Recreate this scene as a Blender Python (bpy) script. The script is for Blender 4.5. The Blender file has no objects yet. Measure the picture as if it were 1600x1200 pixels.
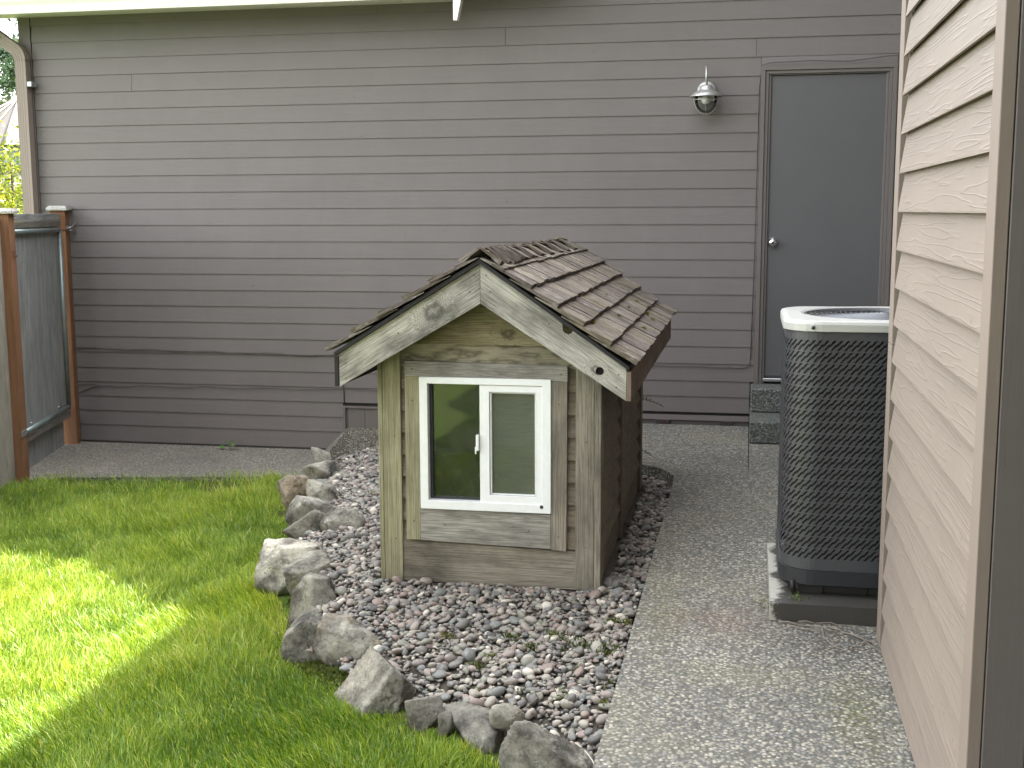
import bpy, bmesh, math, random
import numpy as np
from mathutils import Vector, Matrix
from mathutils.geometry import tessellate_polygon
random.seed(7); rng = np.random.default_rng(7)
SC = bpy.context.scene; COL = SC.collection

# ------------------------------------------------------------ camera, sky, sun, exposure
YAW, PITCH, ROLL, FPX, CAMH = 0.193440, 0.142058, -0.003835, 1892.4, 1.46
def cam_axes():
    cy, sy, cp, sp = math.cos(YAW), math.sin(YAW), math.cos(PITCH), math.sin(PITCH)
    f = Vector((-sy*cp, cy*cp, -sp)); r = Vector((cy, sy, 0)); u = r.cross(f)
    return r*math.cos(ROLL)+u*math.sin(ROLL), -r*math.sin(ROLL)+u*math.cos(ROLL), f
CR, CU, CF = cam_axes()
cd = bpy.data.cameras.new('camera'); cam = bpy.data.objects.new('camera', cd); COL.objects.link(cam)
cd.sensor_width = 36; cd.lens = FPX/1600*36; cd.clip_end = 500; cd.clip_start = 0.05
M = Matrix((CR, CU, -CF)).transposed().to_4x4(); M.translation = Vector((0, 0, CAMH)); cam.matrix_world = M
SC.camera = cam
SUN = Vector((0.50, 0.80, 1.0)).normalized()
el = math.asin(SUN.z); az = math.atan2(SUN.x, SUN.y)
w = bpy.data.worlds.new('World'); SC.world = w; w.use_nodes = True
nt = w.node_tree; nt.nodes.clear()
sky = nt.nodes.new('ShaderNodeTexSky'); sky.sky_type = 'NISHITA'; sky.sun_disc = False
sky.sun_elevation = el; sky.sun_rotation = az; sky.air_density = 1.0; sky.dust_density = 2.5; sky.ozone_density = 1.0
bg = nt.nodes.new('ShaderNodeBackground'); bg.inputs[1].default_value = 0.15
ow = nt.nodes.new('ShaderNodeOutputWorld'); hs = nt.nodes.new('ShaderNodeHueSaturation'); hs.inputs['Saturation'].default_value = .22; nt.links.new(sky.outputs[0], hs.inputs['Color']); nt.links.new(hs.outputs[0], bg.inputs[0]); nt.links.new(bg.outputs[0], ow.inputs[0])
sl = bpy.data.lights.new('sun', 'SUN'); sl.energy = 3.0; sl.angle = math.radians(0.6); sl.color = (1.0, 0.95, 0.86)
so = bpy.data.objects.new('sun', sl); COL.objects.link(so); so.rotation_euler = SUN.to_track_quat('Z', 'Y').to_euler()
SC.view_settings.view_transform = 'Standard'; SC.view_settings.look = 'None'
SC.view_settings.exposure = 3.5; SC.view_settings.gamma = 1; SC.view_settings.use_curve_mapping = False

# ------------------------------------------------------------ helpers
def lab(o, label=None, cat=None, group=None, kind=None):
    if label: o['label'] = label
    if cat: o['category'] = cat
    if group: o['group'] = group
    if kind: o['kind'] = kind
    return o
def empty(name, loc, label, cat, group=None, rz=0):
    o = bpy.data.objects.new(name, None); COL.objects.link(o); o.location = loc; o.rotation_euler = (0, 0, rz)
    o.empty_display_size = .1
    bpy.context.view_layer.update()
    return lab(o, label, cat, group)
def link(name, me, mat=None, parent=None, mw=None, smooth=False):
    o = bpy.data.objects.new(name, me); COL.objects.link(o)
    if mat and not me.materials: me.materials.append(mat)
    if smooth:
        for p in me.polygons: p.use_smooth = True
    if parent is not None:
        o.parent = parent; o.matrix_parent_inverse = Matrix.Identity(4)
        pw = world_of(parent).inverted()
        o.matrix_local = pw @ (mw or Matrix.Identity(4))
    elif mw is not None: o.matrix_world = mw
    WORLD[o.name] = mw or Matrix.Identity(4)
    return o
WORLD = {}
def world_of(p):
    if p.name in WORLD: return WORLD[p.name]
    return Matrix.LocRotScale(p.location, p.rotation_euler, p.scale)
def mesh(name, vs, fs, mat=None, parent=None, mw=None, smooth=False):
    me = bpy.data.meshes.new(name); me.from_pydata([tuple(v) for v in vs], [], fs); me.update()
    return link(name, me, mat, parent, mw, smooth)
def frame(origin, x, y):
    x = Vector(x).normalized(); y = Vector(y); z = x.cross(y).normalized(); y = z.cross(x)
    m = Matrix((x, y, z)).transposed().to_4x4(); m.translation = Vector(origin); return m
def bm_obj(name, bm, mat, parent=None, mw=None, smooth=False):
    me = bpy.data.meshes.new(name); bm.to_mesh(me); bm.free(); return link(name, me, mat, parent, mw, smooth)
def box_bm(L, W, T, bev=0.0, bm=None, off=(0,0,0)):
    own = bm is None
    b = bmesh.new()
    bmesh.ops.create_cube(b, size=1)
    for v in b.verts: v.co = Vector((v.co.x*L, v.co.y*W, v.co.z*T))
    if bev: bmesh.ops.bevel(b, geom=b.edges[:], offset=bev, segments=1, affect='EDGES')
    for v in b.verts: v.co += Vector(off)
    return b
def beam(name, c, ax, wv, L, W, T, mat, parent=None, bev=0.0015):
    """box centred at c: length along ax, width along wv"""
    return bm_obj(name, box_bm(L, W, T, bev), mat, parent, frame(c, ax, wv))
def wbox(name, lo, hi, mat, parent=None, bev=0.0015, grain='x'):
    lo, hi = Vector(lo), Vector(hi); d = hi-lo; c = (lo+hi)/2
    if grain == 'x': return beam(name, c, (1,0,0), (0,1,0), d.x, d.y, d.z, mat, parent, bev)
    if grain == 'y': return beam(name, c, (0,1,0), (-1,0,0), d.y, d.x, d.z, mat, parent, bev)
    return beam(name, c, (0,0,1), (1,0,0), d.z, d.x, d.y, mat, parent, bev)
def prism(name, pts, ext, mat, parent=None, xdir=(1,0,0), holes=()):
    """planar world polygon (list of points) extruded by vector ext; local X = xdir; holes are lists of points"""
    ext = Vector(ext); n = ext.normalized(); xd = Vector(xdir); xd = (xd - n*xd.dot(n)).normalized()
    m = frame(pts[0], xd, n.cross(xd)); mi = m.inverted()
    loops = [[Vector(p) for p in pts]] + [[Vector(p) for p in h] for h in holes]
    flat = [p for l in loops for p in l]; N = len(flat)
    tris = tessellate_polygon(loops)
    vs = [mi @ p for p in flat] + [mi @ (p+ext) for p in flat]
    fs = [tuple(t) for t in tris] + [tuple(i+N for i in reversed(t)) for t in tris]
    k = 0
    for l in loops:
        for i in range(len(l)):
            a, b = k+i, k+(i+1) % len(l); fs.append((a, b, b+N, a+N))
        k += len(l)
    o = mesh(name, vs, fs, mat, parent, m)
    b = bmesh.new(); b.from_mesh(o.data); bmesh.ops.recalc_face_normals(b, faces=b.faces[:]); b.to_mesh(o.data); b.free()
    return o
def tube(name, pts, r, mat, parent=None, n=8, cyc=False, taper=None, mw=None):
    pts = [Vector(p) for p in pts]; vs = []; fs = []; K = len(pts)
    up = Vector((0.13, 0.21, 0.97)).normalized()
    for i, p in enumerate(pts):
        if cyc: t = pts[(i+1) % K]-pts[i-1]
        else: t = pts[min(i+1, K-1)]-pts[max(i-1, 0)]
        t.normalize()
        u = up if abs(t.dot(up)) < .95 else Vector((1, 0, 0))
        a = t.cross(u).normalized(); b = t.cross(a)
        rr = r if taper is None else r*(1+(taper-1)*i/(K-1))
        for j in range(n):
            q = 2*math.pi*j/n; vs.append(p+a*rr*math.cos(q)+b*rr*math.sin(q))
    for i in range(K if cyc else K-1):
        for j in range(n):
            A, B = i*n+j, i*n+(j+1) % n; i2 = (i+1) % K
            fs.append((A, B, i2*n+(j+1) % n, i2*n+j))
    if not cyc: fs.append(tuple(range(n))[::-1]); fs.append(tuple((K-1)*n+j for j in range(n)))
    return mesh(name, vs, fs, mat, parent, mw, smooth=True)
def lathe(name, prof, c, axis, mat, parent=None, n=32, close=False):
    """profile (r, h) around axis through c"""
    ax = Vector(axis).normalized(); u = Vector((1, 0, 0)) if abs(ax.x) < .9 else Vector((0, 1, 0))
    m = frame(c, u, ax.cross(u))
    vs = []; fs = []; K = len(prof)
    for r, h in prof:
        for j in range(n):
            q = 2*math.pi*j/n; vs.append((r*math.cos(q), r*math.sin(q), h))
    for i in range(K-1):
        for j in range(n): fs.append((i*n+j, i*n+(j+1) % n, (i+1)*n+(j+1) % n, (i+1)*n+j))
    if close: fs.append(tuple(range(n))[::-1]); fs.append(tuple((K-1)*n+j for j in range(n)))
    return mesh(name, vs, fs, mat, parent, m, smooth=True)
def sstep(a, b, x):
    t = np.clip((x-a)/(b-a), 0, 1); return t*t*(3-2*t)
def in_poly(x, y, poly):
    c = np.zeros(np.shape(x), bool); n = len(poly)
    for i in range(n):
        x1, y1 = poly[i]; x2, y2 = poly[(i+1) % n]
        if y1 == y2: continue
        k = ((y1 > y) != (y2 > y)) & (x < (x2-x1)*(y-y1)/(y2-y1)+x1); c ^= k
    return c
_ps = [(rng.uniform(.5, 2.2), rng.uniform(0, 6.28), rng.uniform(0, 6.28)) for _ in range(10)]
def lownoise(x, y, s=1.0):
    v = 0
    for f, a, p in _ps: v = v+np.sin(s*f*2.1*(x*math.cos(a)+y*math.sin(a))+p)
    return v/4.5

# ------------------------------------------------------------ materials
class NT:
    def __init__(s, name):
        s.m = bpy.data.materials.new(name); s.m.use_nodes = True; s.t = s.m.node_tree; s.t.nodes.clear()
        s.out = s.n('ShaderNodeOutputMaterial'); s.b = s.n('ShaderNodeBsdfPrincipled'); s.l(s.b.outputs[0], s.out.inputs[0])
    def n(s, ty, **k):
        x = s.t.nodes.new(ty)
        for a, v in k.items(): setattr(x, a, v)
        return x
    def l(s, a, b): s.t.links.new(a, b)
    def val(s, inp, v):
        if hasattr(v, 'is_linked') or hasattr(v, 'links'): s.l(v, inp)
        else: inp.default_value = v
    def math(s, op, a, b=None, c=None, clamp=False):
        x = s.n('ShaderNodeMath', operation=op, use_clamp=clamp); s.val(x.inputs[0], a)
        if b is not None: s.val(x.inputs[1], b)
        if c is not None: s.val(x.inputs[2], c)
        return x.outputs[0]
    def vmath(s, op, a, b):
        x = s.n('ShaderNodeVectorMath', operation=op); s.val(x.inputs[0], a); s.val(x.inputs[1], b); return x.outputs[0]
    def obj(s, scale=(1, 1, 1), rnd=True, loc=None):
        tc = s.n('ShaderNodeTexCoord'); v = tc.outputs['Object']
        if rnd:
            oi = s.n('ShaderNodeObjectInfo'); r = s.math('MULTIPLY', oi.outputs['Random'], 37.0)
            cx = s.n('ShaderNodeCombineXYZ'); s.l(r, cx.inputs[0]); s.l(s.math('MULTIPLY', r, 1.7), cx.inputs[1]); s.l(s.math('MULTIPLY', r, 2.3), cx.inputs[2])
            v2 = s.vmath('ADD', v, cx.outputs[0])
        else: v2 = v
        return v, s.vmath('MULTIPLY', v2, scale)
    def pos(s): return s.n('ShaderNodeNewGeometry').outputs['Position']
    def noise(s, v, sc, det=4, rough=.6, dist=0.0, out=0):
        x = s.n('ShaderNodeTexNoise'); s.l(v, x.inputs['Vector']); x.inputs['Scale'].default_value = sc
        x.inputs['Detail'].default_value = det; x.inputs['Roughness'].default_value = rough; x.inputs['Distortion'].default_value = dist
        return x.outputs[out]
    def vor(s, v, sc, feat='F1', rnd=1.0):
        x = s.n('ShaderNodeTexVoronoi', feature=feat); s.l(v, x.inputs['Vector']); x.inputs['Scale'].default_value = sc
        x.inputs['Randomness'].default_value = rnd; return x
    def ramp(s, v, stops, interp='LINEAR'):
        x = s.n('ShaderNodeValToRGB'); s.l(v, x.inputs[0]); e = x.color_ramp.elements; x.color_ramp.interpolation = interp
        while len(e) < len(stops): e.new(.5)
        for i, (p, c) in enumerate(stops):
            e[i].position = p; e[i].color = (*c, 1) if not isinstance(c, float) else (c, c, c, 1)
        return x.outputs[0]
    def mix(s, f, a, b, mode='MIX'):
        x = s.n('ShaderNodeMix', data_type='RGBA', blend_type=mode)
        s.val(x.inputs[0], f)
        for k, v in ((6, a), (7, b)):
            if isinstance(v, tuple): x.inputs[k].default_value = (*v, 1)
            else: s.l(v, x.inputs[k])
        return x.outputs[2]
    def bump(s, h, strength, dist=0.01, nrm=None):
        x = s.n('ShaderNodeBump'); x.inputs['Strength'].default_value = strength; x.inputs['Distance'].default_value = dist
        s.l(h, x.inputs['Height'])
        if nrm: s.l(nrm, x.inputs['Normal'])
        s.l(x.outputs[0], s.b.inputs['Normal']); return x.outputs[0]
    def col(s, c): s.val(s.b.inputs['Base Color'], (*c, 1) if isinstance(c, tuple) else c)
    def rough(s, r): s.val(s.b.inputs['Roughness'], r)
    def spec(s, v): s.b.inputs['Specular IOR Level'].default_value = v
    def objrand(s): return s.n('ShaderNodeObjectInfo').outputs['Random']

def grain_field(m, across=26.0, along=2.2, knots=(), det=3, kax=0):
    """contour-like wood grain height in 0..1 ; X is along the board"""
    raw, v = m.obj((along, across, across))
    f = m.noise(v, 1.0, det, .55)
    f = m.math('MULTIPLY', f, 1.0)
    for (kx, ky, kr) in knots:
        d = m.vmath('SUBTRACT', raw, (kx, 0, ky) if kax else (kx, ky, 0)); d = m.vmath('MULTIPLY', d, (1/kr*.8, 0 if kax else 1/kr, 1/kr if kax else 0))
        ln = m.n('ShaderNodeVectorMath', operation='LENGTH'); m.l(d, ln.inputs[0])
        g = m.math('POWER', 2.718, m.math('MULTIPLY', m.math('MULTIPLY', ln.outputs['Value'], ln.outputs['Value']), -1.0))
        f = m.math('ADD', f, m.math('MULTIPLY', g, .9))
    return raw, v, f
def mat_paint(name, col, relief=0.35, rings=14, var=.06, rough=.62, across=7.0, along=.7, power=7.0):
    m = NT(name); raw, v, f = grain_field(m, across, along)
    c = m.math('PINGPONG', m.math('MULTIPLY', f, rings), 1.0)
    ridge = m.math('POWER', c, power)
    _, v2 = m.obj((6, 160, 160)); fine = m.noise(v2, 1.0, 3, .6)
    p = m.pos(); blot = m.noise(p, 1.7, 5, .6); sp = m.noise(p, 38, 3, .7)
    r = m.objrand()
    k = m.math('ADD', m.math('MULTIPLY', blot, var*4), m.math('MULTIPLY', r, var)); k = m.math('ADD', k, m.math('MULTIPLY', fine, .06))
    k = m.math('ADD', k, 1-var*2.5-.03)
    base = m.mix(1.0, col, m.n('ShaderNodeCombineColor').outputs[0], 'MULTIPLY')
    cc = base.node; comb = cc.inputs[7].links[0].from_node
    for i in range(3): m.l(k, comb.inputs[i])
    speck = m.math('GREATER_THAN', sp, .74)
    base = m.mix(m.math('MULTIPLY', speck, .35), base, tuple(x*.55 for x in col))
    _, v5 = m.obj((55, 30, 30)); nick = m.math('GREATER_THAN', m.noise(v5, 1.0, 2, .5), .765); base = m.mix(m.math('MULTIPLY', nick, .7), base, tuple(x*.3 for x in col))
    _, v6 = m.obj((14, 2.2, 2.2)); wash = m.noise(v6, 1.0, 4, .6); base = m.mix(m.math('MULTIPLY', m.ramp(wash, [(.45, 0.0), (.75, 1.0)]), .06), base, tuple(min(1, x*1.7) for x in col))
    m.col(base); m.rough(rough); m.spec(.35)
    h = m.math('ADD', m.math('MULTIPLY', ridge, relief), m.math('MULTIPLY', fine, .25))
    h = m.math('ADD', h, m.math('MULTIPLY', sp, .15))
    m.bump(h, .8, .0022); return m.m
def mat_wood(name, light, dark, green=(.16, .17, .07), gamt=.4, knots=(), rings=22, across=22., along=1.3, wear=.5, deep=.5, kax=0):
    m = NT(name); raw, v, f = grain_field(m, across, along, knots, 3, kax)
    c = m.math('PINGPONG', m.math('MULTIPLY', f, rings), 1.0); line = m.math('POWER', c, 2.0)
    _, v2 = m.obj((9, 420, 420)); fine = m.ramp(m.noise(v2, 1.0, 4, .7), [(.30, 0.0), (.70, 1.0)])
    _, v3 = m.obj((2.2, 5, 5)); blot = m.noise(v3, 1.5, 5, .65)
    _, v4 = m.obj((5, 5, 5)); gb = m.noise(v4, 1.1, 4, .6)
    col = m.mix(m.math('MULTIPLY', line, deep), light, dark)
    col = m.mix(m.math('MULTIPLY', m.math('SUBTRACT', fine, .50, clamp=True), 1.4), col, tuple(x*.55 for x in dark))
    col = m.mix(m.math('MULTIPLY', m.ramp(gb, [(.38, 0.0), (.68, 1.0)]), gamt), col, green)
    col = m.mix(m.math('MULTIPLY', m.ramp(blot, [(.42, 0.0), (.72, 1.0)]), wear), col, tuple(x*.42 for x in dark))
    r = m.objrand(); col = m.mix(m.math('MULTIPLY', r, .28), col, tuple(x*.6 for x in light))
    for (kx, ky, kr) in knots:
        d = m.vmath('SUBTRACT', raw, (kx, 0, ky) if kax else (kx, ky, 0)); d = m.vmath('MULTIPLY', d, (1/kr*.75, 0 if kax else 1/kr, 1/kr if kax else 0))
        ln = m.n('ShaderNodeVectorMath', operation='LENGTH'); m.l(d, ln.inputs[0])
        dd = m.math('ADD', ln.outputs['Value'], m.math('ADD', m.math('MULTIPLY', fine, .25), m.math('SUBTRACT', m.math('MULTIPLY', m.noise(raw, 34, 4, .7), 1.4), .7)))
        ringm = m.ramp(dd, [(.25, 0.15), (.62, 1.0), (.80, .65), (1.05, 0.0)])
        col = m.mix(m.math('MULTIPLY', ringm, .7), col, tuple(x*.35 for x in dark))
    m.col(col); m.rough(.85); m.spec(.2)
    h = m.math('SUBTRACT', m.math('MULTIPLY', fine, .8), m.math('MULTIPLY', line, .8)); m.bump(h, .9, .0016); return m.m
def mat_plain(name, col, rough=.5, metal=0.0, spec=.5, noise=.12, sc=12, bump=0.0):
    m = NT(name); p = m.pos(); n = m.noise(p, sc, 5, .65)
    c = m.mix(m.math('MULTIPLY', m.ramp(n, [(.35, 0.0), (.75, 1.0)]), noise*2), col, tuple(x*.45 for x in col))
    m.col(c); m.rough(rough); m.b.inputs['Metallic'].default_value = metal; m.spec(spec)
    if bump: m.bump(m.noise(p, 90, 3, .6), bump, .003)
    return m.m
def mat_aggregate(name, scale=120., tint=(1, 1, 1), moss=True, dark=1.0):
    m = NT(name); p = m.pos()
    vo = m.vor(p, scale); sep = m.n('ShaderNodeSeparateColor'); m.l(vo.outputs['Color'], sep.inputs[0])
    stones = m.ramp(sep.outputs[0], [(0.0, (.09, .09, .09)), (.2, (.15, .15, .145)), (.38, (.24, .23, .205)), (.56, (.33, .31, .26)), (.72, (.19, .205, .22)), (.84, (.36, .335, .27)), (.95, (.46, .44, .38))])
    dist = vo.outputs['Distance']; e = m.ramp(dist, [(.42, 1.0), (.66, 0.0)])
    cement = m.mix(m.noise(p, 260, 2, .5), (.075, .073, .068), (.15, .145, .13))
    col = m.mix(e, cement, stones)
    big = m.noise(p, 1.1, 6, .65); col = m.mix(m.math('MULTIPLY', m.ramp(big, [(.38, 0.0), (.66, 1.0)]), .40), col, (.075, .073, .068))
    yl = m.noise(m.vmath('ADD', p, (7, 3, 1)), 1.6, 4, .6)
    col = m.mix(m.math('MULTIPLY', m.ramp(yl, [(.5, 0.0), (.7, 1.0)]), .20), col, (.27, .24, .14))
    if moss:
        # mossy streaks low along the house wall and some reddish dirt in the middle of the path
        for (cx, cy, rx, ry, a, c) in ((.34, 3.50, .12, .34, .62, (.085, .09, .025)), (.02, 3.75, .30, .13, .28, (.19, .18, .07)), (-.05, 4.25, .22, .25, .38, (.19, .11, .075)), (.30, 4.05, .22, .22, .6, (.045, .04, .035)), (-.28, 4.3, .1, .5, .3, (.2, .17, .06))):
            d = m.vmath('SUBTRACT', p, (cx, cy, 0)); d = m.vmath('MULTIPLY', d, (1/rx, 1/ry, 0))
            ln = m.n('ShaderNodeVectorMath', operation='LENGTH'); m.l(d, ln.inputs[0])
            g = m.math('ADD', ln.outputs['Value'], m.math('MULTIPLY', m.noise(p, 9, 5, .75), 1.6))
            k = m.ramp(m.math('MULTIPLY', g, .4), [(.22, 1.0), (.78, 0.0)]); k = m.math('MULTIPLY', k, m.math('SUBTRACT', 1.25, m.math('MULTIPLY', e, .75)), clamp=True)
            col = m.mix(m.math('MULTIPLY', k, a), col, c)
    col = m.mix(1.0, col, tint, 'MULTIPLY'); m.col(col); m.rough(.8); m.spec(.3)
    h = m.math('SUBTRACT', 1.0, m.math('MULTIPLY', dist, 1.2)); h = m.math('MULTIPLY', h, m.math('ADD', sep.outputs[1], .6)); m.bump(h, 1.0, .0045)
    return m.m

SIDING = (.205, .165, .148)
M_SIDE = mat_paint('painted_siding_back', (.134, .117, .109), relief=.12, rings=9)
M_SIDE2 = mat_paint('painted_siding_near', (.218, .178, .144), relief=.55, rings=30, across=9.0, along=.42, power=6)
M_TRIM = mat_paint('painted_trim', (.215, .172, .140), relief=.12, rings=6)
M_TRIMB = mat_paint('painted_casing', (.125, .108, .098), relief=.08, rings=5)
M_DOOR = mat_plain('door_paint', (.083, .080, .080), .48, noise=.06, sc=2.5)
M_WHITE = mat_plain('white_painted_metal', (.80, .78, .70), .35, noise=.05)
M_VINYL = mat_plain('white_vinyl', (.82, .83, .82), .32, noise=.06, sc=40)
M_DARK = mat_plain('dark_sheathing', (.03, .028, .026), .9)
M_FOUND = mat_plain('painted_foundation', (.085, .075, .07), .85, sc=6, bump=.4)
M_CHROME = mat_plain('satin_nickel', (.72, .72, .72), .22, 1.0, noise=.1)
M_GALV = mat_plain('galvanised_metal', (.42, .45, .44), .45, .75, noise=.25, sc=20)
M_GALVP = mat_plain('galvanised_pipe', (.26, .31, .30), .42, .55, noise=.3, sc=8)
M_LAMP = mat_plain('brushed_lamp_metal', (.46, .45, .42), .38, .6, noise=.12, sc=40)
M_BULB = mat_plain('white_bulb', (.85, .85, .83), .3)
M_RUST = mat_plain('rusty_iron', (.15, .06, .035), .8, noise=.4, sc=30)
M_BLACK = mat_plain('black_plastic', (.02, .021, .024), .5)
M_COIL = mat_plain('dark_coil', (.022, .02, .018), .6, noise=.3, sc=8)
M_CABLE = mat_plain('cable', (.07, .06, .056), .6)
M_TWIG = mat_plain('dry_twig', (.22, .185, .15), .85, noise=.3, sc=60)
M_TWIGW = mat_plain('bleached_twig', (.60, .56, .50), .8, noise=.2, sc=60)
M_ROOF = mat_plain('roof_shingle', (.10, .095, .09), .9, noise=.3, sc=5)
M_AGG = mat_aggregate('exposed_aggregate', 84., (1.0, .985, .92))
M_AGG2 = mat_aggregate('exposed_aggregate_left', 115., (1.15, 1.08, 1.0), moss=False)
M_AGG3 = mat_aggregate('exposed_aggregate_steps', 100., (.62, .68, .68), moss=False)
FA = dict(light=(.54, .515, .45), dark=(.11, .104, .088), wear=.9, deep=.55, across=30, along=.8, rings=26)
M_WTRIM = mat_wood('weathered_cedar', (.43, .405, .36), (.10, .092, .078), green=(.20, .185, .12), gamt=.2, wear=.8, deep=.55, across=30)
M_WPOST = mat_wood('greenish_cedar', (.42, .39, .26), (.12, .105, .06), green=(.20, .20, .085), gamt=.5, rings=20, across=34, along=.6, wear=.6, deep=.6)
M_WPOSTR = mat_wood('browned_cedar', (.36, .325, .26), (.11, .092, .07), green=(.19, .16, .10), gamt=.3, rings=20, across=34, along=.6, wear=.8, deep=.6)
M_WSIDE = mat_wood('dark_cedar_lap', (.27, .225, .17), (.12, .095, .07), green=(.13, .125, .07), gamt=.3, wear=.25)
M_GAB1 = mat_wood('gable_plain', (.36, .31, .19), (.16, .13, .075), gamt=.35, kax=1)
M_GAB2 = mat_wood('gable_knotty', (.40, .345, .22), (.12, .095, .055), gamt=.3, knots=((.10, -.045, .03),), rings=24, kax=1)
M_GAB3 = mat_wood('gable_wavy', (.46, .41, .30), (.06, .05, .035), gamt=.25, rings=8, across=16, along=5.5, deep=.95, kax=1)
M_FASL = mat_wood('fascia_left_wood', knots=((-.255, 0.06, .045),), gamt=.15, green=(.30, .28, .14), **FA)
M_FASR = mat_wood('fascia_right_wood', knots=((.60, .075, .020),), gamt=.1, green=(.28, .28, .19), **FA)
M_GATEW = mat_wood('grey_gate_board', (.34, .345, .33), (.12, .125, .12), gamt=.1, rings=12, across=12, along=.8, wear=.4)
M_GATER = mat_wood('grey_gate_rail', (.22, .20, .175), (.10, .09, .075), gamt=.2)
M_POSTB = mat_wood('brown_fence_post', (.25, .125, .065), (.14, .065, .033), gamt=.1, green=(.14, .11, .05), rings=8, wear=.2)
M_CAP = mat_wood('weathered_post_cap', (.48, .46, .42), (.17, .16, .14), gamt=.2)
M_FENCEL = mat_wood('pale_fence_board', (.36, .33, .28), (.22, .20, .17), gamt=.15)

def mat_shingle():
    m = NT('split_cedar_shake'); raw, v = m.obj((3.5, 60, 60)); f = m.noise(v, 1.0, 3, .6)
    c = m.math('PINGPONG', m.math('MULTIPLY', f, 9), 1.0)
    _, v2 = m.obj((10, 330, 330)); fine = m.noise(v2, 1.0, 4, .7)
    r = m.objrand()
    base = m.ramp(r, [(0, (.21, .172, .142)), (.25, (.165, .142, .126)), (.5, (.27, .235, .19)), (.75, (.21, .18, .13)), (1, (.115, .098, .08))])
    col = m.mix(m.math('MULTIPLY', m.math('POWER', c, 1.5), .6), base, (.06, .045, .035))
    col = m.mix(m.math('MULTIPLY', m.math('SUBTRACT', fine, .50, clamp=True), 5.0), col, (.02, .016, .013))
    _, v3 = m.obj((6, 9, 9)); wl = m.noise(v3, 2.2, 5, .75)
    col = m.mix(m.math('MULTIPLY', m.ramp(wl, [(.54, 0.0), (.70, 1.0)]), .55), col, (.46, .43, .37))
    mo = m.noise(m.pos(), 7, 4, .7); col = m.mix(m.math('MULTIPLY', m.ramp(mo, [(.60, 0.0), (.75, 1.0)]), .45), col, (.17, .15, .06))
    m.col(col); m.rough(.9); m.spec(.15)
    m.bump(m.math('SUBTRACT', m.math('MULTIPLY', fine, 1.0), c), 1.0, .003); return m.m
M_SHING = mat_shingle()
def mat_glass(name, haze, tint=(.02, .035, .018)):
    m = NT(name); g = m.n('ShaderNodeBsdfGlossy'); g.inputs['Roughness'].default_value = .03; g.inputs['Color'].default_value = (.9, .95, .9, 1)
    t = m.n('ShaderNodeBsdfTransparent'); t.inputs[0].default_value = (.75, .82, .76, 1)
    d = m.n('ShaderNodeBsdfDiffuse'); p = m.pos(); n = m.noise(p, 14, 5, .7); sp = m.noise(p, 240, 2, .6)
    d.inputs['Color'].default_value = (.35, .38, .30, 1)
    fr = m.n('ShaderNodeFresnel'); fr.inputs[0].default_value = 2.0
    ms = m.n('ShaderNodeMixShader'); m.l(fr.outputs[0], ms.inputs[0]); m.l(t.outputs[0], ms.inputs[1]); m.l(g.outputs[0], ms.inputs[2])
    k = m.math('ADD', m.math('MULTIPLY', m.ramp(n, [(.4, 0.0), (.8, 1.0)]), .10), haze)
    k = m.math('ADD', k, m.math('MULTIPLY', m.math('GREATER_THAN', sp, .70), .35))
    m2 = m.n('ShaderNodeMixShader'); m.l(k, m2.inputs[0]); m.l(ms.outputs[0], m2.inputs[1]); m.l(d.outputs[0], m2.inputs[2])
    m.l(m2.outputs[0], m.out.inputs[0]); return m.m
M_GLASS = mat_glass('dusty_glass', .03); M_GLASS2 = mat_glass('screened_glass', .22)
def mat_clear():
    m = NT('clear_lamp_glass'); g = m.n('ShaderNodeBsdfGlossy'); g.inputs['Roughness'].default_value = .02
    t = m.n('ShaderNodeBsdfTransparent'); t.inputs[0].default_value = (.93, .95, .94, 1)
    lw = m.n('ShaderNodeLayerWeight'); lw.inputs[0].default_value = .25
    ms = m.n('ShaderNodeMixShader'); m.l(lw.outputs['Fresnel'], ms.inputs[0]); m.l(t.outputs[0], ms.inputs[1]); m.l(g.outputs[0], ms.inputs[2])
    m.l(ms.outputs[0], m.out.inputs[0]); return m.m
M_CLEAR = mat_clear()
PEB = [(0, (0.209, 0.179, 0.156)), (0.12, (0.154, 0.145, 0.129)), (0.24, (0.259, 0.215, 0.184)), (0.34, (0.109, 0.101, 0.094)), (0.46, (0.309, 0.282, 0.232)), (0.57, (0.164, 0.167, 0.153)), (0.67, (0.23, 0.174, 0.147)), (0.75, (0.209, 0.201, 0.162)), (0.86, (0.28, 0.245, 0.207)), (0.94, (0.499, 0.455, 0.382))]
def mat_pebble(name, attr):
    m = NT(name)
    if attr: a = m.n('ShaderNodeAttribute', attribute_name='shade'); r = a.outputs['Fac']
    else: r = m.objrand()
    base = m.ramp(r, PEB, 'CONSTANT'); p = m.pos(); n = m.noise(p, 120, 4, .7); n2 = m.noise(p, 45, 3, .6)
    col = m.mix(m.math('MULTIPLY', m.ramp(n, [(.45, 0.0), (.75, 1.0)]), .35), base, (.10, .09, .085))
    col = m.mix(m.math('MULTIPLY', m.ramp(n2, [(.55, 0.0), (.8, 1.0)]), .4), col, (.5, .48, .44))
    m.col(col); m.rough(.62); m.spec(.4); m.bump(n, .25, .002); return m.m
M_PEB = mat_pebble('pebble_single', False); M_PEBS = mat_pebble('pebble_mass', True)
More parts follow.
